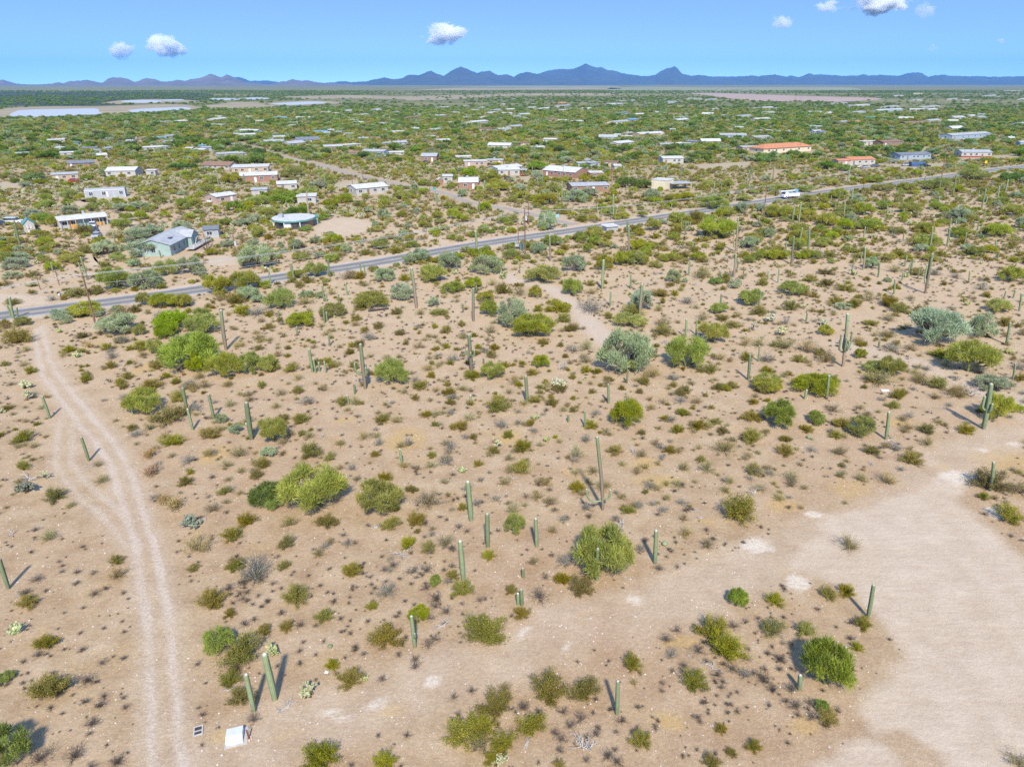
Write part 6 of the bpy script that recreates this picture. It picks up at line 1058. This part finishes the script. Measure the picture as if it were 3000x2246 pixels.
def bucket_truck():
    b = at('D3', 1890, 372); root = empty('bucket_truck', b, math.radians(-158)); wht = plain('truck_white', (.72, .73, .74), .4, 0, .05); gr = plain('truck_grey', (.2, .21, .22), .5)
    MB().box(-3.6, 3.4, -.5, .5, .6, .85).build('chassis', gr, root); MB().prism([(1.7, .7), (3.5, .7), (3.5, 1.5), (3.1, 1.7), (2.8, 2.5), (1.7, 2.5)], -1.15, 1.15, axis='y').build('cab', wht, root)
    MB().prism([(3.13, 1.72), (2.84, 2.4), (2.87, 2.42), (3.17, 1.74)], -1.0, 1.0, axis='y').build('windscreen', GLASS, root)
    MB().box(-3.6, 1.5, -1.2, 1.2, .87, 1.9).build('service_body', wht, root)
    for x in (-2.3, 2.4):
        for y in (-1.0, 1.0): wheel(root, x, y, .5, .34)
    MB().tube([(-.6, 0, 1.9), (-.6, 0, 2.3)], .38, 10).build('turret', gr, root)
    bo = MB().prism([(-.9, 2.2), (5.0, 2.62), (5.0, 3.0), (-.9, 2.75)], -.3, .3, axis='y').build('boom', wht, root); MB().prism([(5.0, 3.0), (-1.8, 3.1), (-1.8, 2.8), (5.0, 2.7)], .32, .75, axis='y').build('upper_boom', wht, bo)
    MB().box(-2.9, -1.8, .1, 1.0, 2.3, 3.3).build('bucket', plain('bucket_blue', (.15, .38, .55), .5), root)
    setp(root, 'white bucket truck with folded boom stopped on the road', 'truck'); THINGS.append(('truck', root, tp('D3', 1890, 372)))
bucket_truck()
# ---- foreground utility box, vent frame, marker post
GREYP = plain('utility_box_paint', (.60, .61, .60), .45, 0, .06)
b = at('A0', 1830, 1500); root = empty('utility_box', b, math.radians(18))
MB().prism([(0, 0), (1.05, 0), (1.05, .40), (.34, .46), (0, .20)], 0, 1.02).build('cabinet', GREYP, root).location = (0, .05, .06)
MB().box(-.12, 1.3, -.1, 1.28, -.02, .06).build('slab', CONC, root); MB().box(.505, .52, .1, .3, .25, .3).build('lid_seam', plain('seam_dark', (.2, .2, .2), .6), root); MB().box(.08, .12, .6, .64, .40, .48).build('handle', STEEL, root)
setp(root, 'pale grey utility cabinet with sloped lid beside the dirt track', 'utility box'); THINGS.append(('misc', root, tp('A0', 1850, 1450)))
b = at('A0', 1560, 1415); root = empty('meter_vault', b, math.radians(22)); root.scale = (.9, .72, 1); fr = MB().box(0, .68, 0, .1, 0, .09).box(0, .68, .46, .56, 0, .09).box(0, .68, 1.0, 1.1, 0, .09).box(0, .1, .1, 1.0, 0, .088).box(.58, .68, .1, 1.0, 0, .088); fr.build('frame', CONC, root)
for y in (.1, .56): MB().box(.1, .58, y, y+.36 if y < .3 else y+.44, .01, .05).build('lid', plain('dark_lid', (.045, .04, .04), .8), root)
setp(root, 'low concrete frame with two dark lids left of utility cabinet', 'utility box'); THINGS.append(('misc', root, tp('A0', 1575, 1385)))
b = at('A0', 2015, 1430); root = empty('marker_post', b); MB().tube([(0, 0, -.1), (-.03, 0, .85)], .05, 8).build('post', plain('rust_marker', (.20, .06, .035), .8), root)
rs = MB()
for i in range(6): a = i*1.05; rs.box(.16*math.cos(a)-.07, .16*math.cos(a)+.06, .16*math.sin(a)-.06, .16*math.sin(a)+.07, -.01, .07+.01*i)
rs.build('stone_collar', plain('collar_stone', (.5, .4, .32), .9), root); setp(root, 'short rust-brown marker post right of utility cabinet', 'post'); THINGS.append(('misc', root, tp('A0', 2015, 1430)))
# ---- roadside: mailboxes, gate frame, meters, signs, logs, litter
def mailbox(u, v, col, cn, label):
    b = ground(u, v); root = empty('mailbox', b); MB().box(-.05, .05, -.05, .05, 0, 1.05).build('post', WOOD, root)
    MB().prism([(-.16, 1.05), (.16, 1.05), (.16, 1.25), (.1, 1.36), (-.1, 1.36), (-.16, 1.25)], -.42, .3, axis='y').build('box', plain('mailbox_'+cn, col, .5), root); MB().box(.165, .18, -.3, -.1, 1.2, 1.42).build('flag', plain('flag_red', (.5, .05, .04), .5), root)
    setp(root, label, 'mailbox', 'mailboxes along the road'); THINGS.append(('misc', root, (u, v)))
mailbox(*tp('C0', 667, 508), (.62, .62, .6), 'white', 'white mailbox left of two black ones across the road'); mailbox(*tp('C0', 845, 488), (.03, .03, .03), 'black', 'black mailbox in the middle across the road'); mailbox(*tp('C0', 975, 465), (.03, .03, .03), 'black', 'black mailbox just left of the utility pole'); mailbox(*tp('C1', 668, 215), (.62, .62, .6), 'white', 'white mailbox beside the saguaro at the road edge')
A, B = at('C0', 438, 402), at('C0', 642, 352); root = empty('gate_frame', A); dx = Vector(B)-Vector(A)
for q in (Vector((0, 0, 0)), dx): MB().tube([q, q+Vector((0, 0, 3.4))], .09, 8).build('post', WOOD, root)
MB().tube([Vector((0, 0, 3.4))-dx*.03, dx*1.03+Vector((0, 0, 3.4))], .08, 8).build('beam', WOOD, root); setp(root, 'open wooden gate frame beside the driveway across the road', 'gate'); THINGS.append(('misc', root, tp('C0', 438, 402)))
b = at('D2', 1172, 925); root = empty('meter_rack', b); MB().box(-.9, .9, -.05, .05, .7, .8).box(-.85, -.75, -.05, .05, 0, 1.6).box(.75, .85, -.05, .05, 0, 1.6).build('rack', STEEL, root)
for x in (-.5, .0, .5): MB().box(x-.17, x+.17, -.2, -.05, .8, 1.45).build('meter_box', plain('meter_grey', (.5, .52, .54), .5), root)
setp(root, 'rack of grey electric meter boxes beside the road pole', 'electric meters'); THINGS.append(('misc', root, tp('D2', 1172, 925)))
b = at('D2', 1215, 930); root = empty('equipment_cabinet', b); MB().box(-.6, .6, -.4, .4, 0, 1.5).build('cabinet', plain('green_cabinet', (.12, .17, .15), .5), root); MB().box(-.65, .65, -.45, .45, 1.5, 1.56).build('lid', plain('green_cabinet', (.12, .17, .15), .5), root); setp(root, 'dark green equipment cabinet right of the electric meters', 'cabinet'); THINGS.append(('misc', root, tp('D2', 1215, 930)))
def sign(t, x, y, z, w, h, col, cn, label):
    b = at(t, x, y); root = empty('road_sign', b); MB().tube([(0, 0, 0), (0, 0, z+h)], .035, 6).build('post', STEEL, root); MB().box(-w/2, w/2, -.06, -.03, z, z+h).build('panel', plain('sign_'+cn, col, .5), root); setp(root, label, 'sign'); THINGS.append(('misc', root, tp(t, x, y)))
sign('D2', 1597, 655, 2.2, 1.0, .9, (.25, .5, .62), 'pale_blue', 'pale blue street sign at the junction'); sign('D4', 1645, 100, .9, 2.0, .9, (.05, .22, .55), 'blue', 'blue notice board beside the road at right'); sign('D4', 1790, 35, 1.8, 1.3, 1.3, (.75, .45, .03), 'yellow', 'yellow warning sign beside the road at far right'); sign('D2', 270, 312, 1.2, 1.3, .9, (.06, .3, .28), 'teal', 'small teal sign at the lane left of brick-red house')
A, B = Vector(at('C1', 1768, 640)), Vector(at('C1', 1985, 612)); o = MB().tube([A+Vector((0, 0, .2)), B+Vector((0, 0, .2))], [.21, .19], 10).build('fallen_pole', plain('tarred_wood', (.05, .045, .045), .85, 0, .3)); setp(o, 'dark fallen utility pole lying beside the bright palo verde', 'log'); THINGS.append(('misc', o, tp('C1', 1876, 626)))
A, B = Vector(at('D0', 1965, 335)), Vector(at('D0', 1860, 255)); o = MB().box(0, (B-A).length, 0, 1.6, .05, .2).build('fallen_board', plain('dark_board', (.06, .05, .045), .85), None, A, math.atan2((B-A).y, (B-A).x)); setp(o, 'long dark board lying in the cholla field', 'board'); THINGS.append(('misc', o, tp('D0', 1915, 295)))
A, B = Vector(at('B3', 1058, 130)), Vector(at('B3', 1122, 130)); o = MB().box(0, (B-A).length, 0, .5, 0, .16).build('white_block', TRIM, None, A, 0); setp(o, 'flat white block lying among shrubs on the right', 'block'); THINGS.append(('misc', o, tp('B3', 1090, 125)))
b = at('A1', 570, 892); o = MB().add([(-.15, -.1, .02), (.14, -.12, .05), (.17, .1, .03), (-.1, .13, .1), (0, 0, .12)], [(0, 1, 4), (1, 2, 4), (2, 3, 4), (3, 0, 4)]).build('paper_scrap', TRIM, None, b); setp(o, 'crumpled white scrap of litter beside a creosote bush', 'litter'); THINGS.append(('misc', o, tp('A1', 570, 885)))
A = at('D2', 2130, 735); o = house(A, at('D2', 2250, 725), 3, 1.4, 'f', 'g', 'W', None, 0, 'low white-topped box structure right of the road junction', 'shed', 'low_shed', door=False)
A = at('E4', 575, 655); root = empty('tarp_shelter', A); MB().prism([(0, 0), (0, 1.6), (2.2, 2.4), (4.4, 1.6), (4.4, 0)], 0, 7).build('tarp', plain('blue_tarp', (.05, .10, .20), .6), root); MB().box(-.05, .05, .2, .3, 0, 2).build('pole', STEEL, root); setp(root, 'dark blue tarp shelter between the two pickups', 'tarp'); THINGS.append(('misc', root, tp('E4', 595, 645)))
# palm and dead trees
b = at('D2', 2183, 262); root = empty('palm_tree', b); MB().tube([(0, 0, -.1), (.05, 0, 4), (0, 0, 8.2)], [.26, .2, .18], 9).build('trunk', plain('palm_trunk', (.30, .22, .14), .9), root)
cm, _, _ = crown_mesh(444, 'palm', M_DRY, nc=5, n=420, L=.9, W=.06, rc=(.3, .4), up=.0, droop=.5); link('crown', cm, root, (0, 0, 7.0), sc=(1.1, 1.1, 1.9)); setp(root, 'thin palm with brown hanging fronds near the long pale roof', 'palm'); THINGS.append(('misc', root, tp('D2', 2183, 262)))
b = at('D1', 45, 975); root = empty('dead_tree', b); link('trunk', dead_mesh(77, False, M_DARKWOOD), root, sc=(2.2, 2.2, 4.6)); setp(root, 'bare dark dead tree right of the sage-green house', 'tree'); THINGS.append(('misc', root, tp('D1', 45, 975)))
b = at('D1', 1128, 592); root = empty('dead_saguaro', b); MB().tube([(0, 0, 0), (.1, 0, 3), (.1, 0, 6), (.35, 0, 8.6)], [.34, .3, .26, .16], 9).build('trunk', plain('dead_cactus', (.36, .28, .2), .9, 0, .3), root); MB().tube([(.1, 0, .9), (.7, 0, .9), (1., 0, .1)], [.2, .2, .1], 8).build('arm', plain('dead_cactus', (.36, .28, .2), .9), root); setp(root, 'tall bent dead saguaro trunk right of round building', 'cactus'); THINGS.append(('misc', root, tp('D1', 1128, 592)))
# ================================================================ LABELS
LAND = [((400, 1500), 'the two-track dirt road'), ((250, 1300), 'the fork of the dirt track'), ((110, 960), 'the track entrance'), ((460, 2160), 'the lower end of the track'), ((545, 2165), 'the utility cabinet'), ((1300, 1960), 'the bare dirt swath'), ((2750, 1750), 'the pale clearing'), ((2400, 2000), 'the gravelly island by the clearing'), ((1760, 1420), 'the tallest brown-trunked saguaro'), ((1765, 1620), 'the big bright-green palo verde'), ((1190, 1290), 'the ocotillo'), ((900, 1480), 'the two feathery palo verdes'), ((2900, 1250), 'the many-armed saguaro at right'), ((2800, 1020), 'the largest ironwood at right'), ((2480, 1040), 'the five-armed saguaro'), ((1830, 1030), 'the large ironwood at centre right'), ((1700, 900), 'the pale gravel wash'), ((1380, 1060), 'the saguaro with collar of arms'), ((1090, 910), 'the fallen dark pole'), ((560, 1010), 'the dense green thicket'), ((280, 930), 'the track-side utility pole'), ((920, 1080), 'the cluster of five saguaros'), ((1500, 920), 'the round ironwood by the wash'), ((700, 830), 'the road near the sage-green house'), ((1100, 775), 'the middle of the road'), ((1540, 740), 'the electric meters'), ((540, 730), 'the sage-green house'), ((240, 660), 'the orange-panelled building'), ((310, 570), 'the grey trailer'), ((845, 670), 'the round building'), ((760, 530), 'the low brick house'), ((940, 590), 'the big dark mesquite'), ((1140, 560), 'the arched-roof white house'), ((1375, 545), 'the brick-red house'), ((1640, 520), 'the wide white-roofed house'), ((1600, 640), 'the road junction'), ((1930, 550), 'the cream garage'), ((2300, 575), 'the white bucket truck'), ((2140, 690), 'the tall brown-based right saguaro'), ((2500, 640), 'the saguaro grove beyond the wash'), ((2720, 690), 'the right-hand saguaro stand'), ((2900, 620), 'the far right roadside'), ((2300, 440), 'the terracotta hip roof'), ((2870, 450), 'the red-based white house'), ((2780, 400), 'the big blue-grey house'), ((2550, 470), 'the terracotta gable house'), ((1980, 480), 'the house with dark porch'), ((1560, 430), 'the settlement centre'), ((1250, 460), 'the orange-brown house'), ((1000, 420), 'the pale trailer row'), ((700, 450), 'the pale lane'), ((300, 450), 'the left settlement'), ((160, 335), 'the long pond'), ((900, 340), 'the dry yellow field'), ((1500, 320), 'the far settlement'), ((2050, 330), 'the far right settlement'), ((2650, 320), 'the long white houses'), ((2200, 285), 'the eroded pink bank'), ((2350, 1150), 'the shrubs above the clearing'), ((2050, 1250), 'the tufted flat at centre right'), ((120, 1750), 'the left foreground edge'), ((1200, 2150), 'the bottom centre creosotes'), ((1950, 2150), 'the bottom right foreground'), ((2700, 800), 'the open flat with small saguaros')]
NOUN = {'saguaro': ('saguaro', 'cactus', 'saguaros standing in the desert'), 'palo_verde_tree': ('yellow-green palo verde', 'tree', 'palo verde trees'), 'green_palo_verde_tree': ('bright green palo verde', 'tree', 'green palo verde trees'), 'ironwood_tree': ('grey-green ironwood', 'tree', 'ironwood trees'), 'mesquite_tree': ('dark green mesquite', 'tree', 'mesquite trees'),
 'creosote_bush': ('olive creosote bush', 'bush', 'creosote bushes'), 'brittle_shrub': ('brownish shrub', 'shrub', 'brownish shrubs'), 'bursage_clump': ('dark bursage tuft', 'shrub', 'bursage tufts'), 'grey_shrub': ('grey twiggy shrub', 'shrub', 'grey shrubs'), 'dry_bush': ('straw-yellow bush', 'bush', 'dry yellow bushes'), 'prickly_pear': ('prickly pear', 'cactus', 'prickly pears'), 'cholla': ('tree-like pale cholla', 'cactus', 'chollas'), 'bush_cholla': ('bushy pale cholla', 'cactus', 'bushy chollas'), 'grey_cholla': ('grey-green cholla', 'cactus', 'grey chollas'), 'fallen_branches': ('bleached fallen branches', 'branch', 'fallen branches'), 'dead_shrub': ('leafless grey shrub', 'shrub', 'leafless shrubs'), 'ocotillo': ('grey ocotillo', 'shrub', 'ocotillos'), 'barrel_cactus': ('round barrel cactus', 'cactus', 'barrel cacti'), 'house': ('house', 'house', 'houses of the settlement')}
ORD = ['leftmost', 'second', 'third', 'fourth', 'fifth', 'sixth', 'seventh', 'eighth', 'ninth', 'tenth', 'eleventh', 'twelfth', 'thirteenth', 'fourteenth', 'fifteenth', 'sixteenth', 'seventeenth', 'eighteenth', 'nineteenth', 'twentieth']
ORD += ['twenty-'+w if w != 'leftmost' else 'twenty-first' for w in ORD[:9]]+['thirtieth']+['thirty-'+w if w != 'leftmost' else 'thirty-first' for w in ORD[:9]]+['fortieth']+['forty-'+w if w != 'leftmost' else 'forty-first' for w in ORD[:9]]
def place(u, v):
    s = max(.25, min(1.6, (v-215)/700.)); (lx, ly), nm = min(LAND, key=lambda q: ((q[0][0]-u)/s)**2+((q[0][1]-v)*1.7/s)**2)
    du, dv = u-lx, (v-ly)*1.7; r = math.hypot(du, dv)/s
    if r < 45: w = 'beside'
    elif abs(du) > abs(dv): w = 'left of' if du < 0 else 'right of'
    else: w = 'beyond' if dv < 0 else 'in front of'
    return w+' '+nm
books = {}
for kind, o, (u, v) in THINGS:
    if 'label' in o or kind not in NOUN: continue
    noun, cat, grp = NOUN[kind]; look = ''
    if kind == 'saguaro':
        h, n = o['_h'], int(o['_n']); look = 'stubby' if h < 1.8 else 'short' if h < 3.2 else 'mid-height' if h < 5 else 'tall'
        noun = ('one-armed ' if n == 1 else 'two-armed ' if n == 2 else 'many-armed ' if n > 2 else 'armless ')+noun
    elif kind == 'house':
        wc, rc, fm, W = DESC[o.name]; noun = '%s %s with %s roof' % (wc, 'trailer' if o.name.startswith('mobile') else 'house' if W > 7 else 'small house', rc)
    else:
        w = o['_s']; k = {'tree': (45, 95), 'bush': (28, 55), 'shrub': (18, 38)}.get(cat, (22, 45)); look = 'small' if w < k[0] else 'large' if w > k[1] else 'mid-sized'
    key = (' '.join((look+' '+noun).split()), place(u, v)); books.setdefault((key, cat, grp), []).append((u, o))
for ((nm, pl), cat, grp), L in books.items():
    L.sort(key=lambda q: q[0])
    for i, (u, o) in enumerate(L):
        if len(L) == 1: lb = nm+' '+pl
        elif i < len(ORD): lb = nm+' '+pl+', '+(ORD[i] if i == 0 else 'rightmost' if i == len(L)-1 else ORD[i]+' from left')
        else: lb = nm+' '+pl+', among the rightmost'
        setp(o, lb, cat, grp)
for _, o, _ in THINGS:
    for k in ('_h', '_n', '_px', '_s', '_desc', '_w'):
        if k in o: del o[k]
# ================================================================ HAZE AND CLOUDS
def make_haze():
    m = bpy.data.materials.new('haze_air'); m.use_nodes = True; n, l = m.node_tree.nodes, m.node_tree.links
    n.remove(n['Principled BSDF']); v = n.new('ShaderNodeVolumePrincipled'); v.inputs['Color'].default_value = (.13, .45, .95, 1)
    v.inputs['Density'].default_value = 3.4e-5; v.inputs['Density Attribute'].default_value = ''; v.inputs['Anisotropy'].default_value = 0.0
    l.new(v.outputs[0], n['Material Output'].inputs['Volume'])
    try: m.cycles.homogeneous_volume = True
    except Exception: pass
    mb = MB().box(-27000, 27000, -2800, 21500, -12, 640)
    setp(mb.build('haze', m), 'pale blue desert air haze over the whole plain', 'haze', kind='stuff')
make_haze()

def cloud(i, u0, v0, u1, v1, label, dens, D=34000.):
    u, v = (u0+u1)/2, (v0+v1)/2; k = (D*cp-0)/FOC*1.09; X = (u-PX)*D/(FOC*(cp+(PY-HORIZON)/FOC*sp_)); Z = height_at((0, D), v)
    hw, hh = (u1-u0)/2*D/FOC/1.09*1.0, (v1-v0)/2*D/FOC/1.09
    m = bpy.data.materials.new('cloud_vapour'); m.use_nodes = True; n, l = m.node_tree.nodes, m.node_tree.links; n.remove(n['Principled BSDF'])
    vp = n.new('ShaderNodeVolumePrincipled'); vp.inputs['Color'].default_value = (1, 1, 1, 1); vp.inputs['Density Attribute'].default_value = ''
    oc = n.new('ShaderNodeTexCoord').outputs['Object']; ln = n.new('ShaderNodeVectorMath'); ln.operation = 'LENGTH'; l.new(oc, ln.inputs[0])
    ad = n.new('ShaderNodeVectorMath'); ad.operation = 'MULTIPLY_ADD'; l.new(oc, ad.inputs[0]); ad.inputs[1].default_value = (1.0, .6, .7); ad.inputs[2].default_value = (i*3.7, i*1.3, i*.9)
    f = noise(n, l, 1.7, 6, .62, ad.outputs[0])
    d = mth(n, l, 'ADD', mth(n, l, 'SUBTRACT', .80, ln.outputs['Value']), mth(n, l, 'MULTIPLY', mth(n, l, 'SUBTRACT', f, .5), 2.6))
    l.new(mth(n, l, 'MULTIPLY', mth(n, l, 'MULTIPLY', d, 3.0, clamp=True), dens), vp.inputs['Density']); l.new(vp.outputs[0], n['Material Output'].inputs['Volume'])
    import bmesh
    bm = bmesh.new(); bmesh.ops.create_icosphere(bm, subdivisions=2, radius=1.25); me = bpy.data.meshes.new('cloud'); bm.to_mesh(me); bm.free(); me.materials.append(m)
    o = link('cloud', me, None, (X, D, Z), 0, (hw, hw*.7, hh)); setp(o, label, 'cloud', 'small white clouds')
for i, c in enumerate([(330, 120, 415, 172, 'small puffy cloud, leftmost in the sky', .007), (440, 106, 580, 165, 'broad bright cloud second from left in the sky', .010), (1240, 66, 1382, 132, 'bright cloud above the central mountain range', .009), (2236, 46, 2308, 90, 'soft cloud below and left of the largest cloud', .004), (2352, 2, 2434, 36, 'thin cloud at the top edge left of the largest cloud', .004),
  (2450, -34, 2625, 42, 'largest white cloud cut off by the top edge', .011), (2636, 8, 2706, 52, 'faint wispy cloud right of the largest cloud', .0016), (2890, 112, 2918, 130, 'tiny cloud at far right of the sky', .005), (2690, 128, 2735, 152, 'very faint small cloud right of centre', .0015)]): cloud(i, *c)
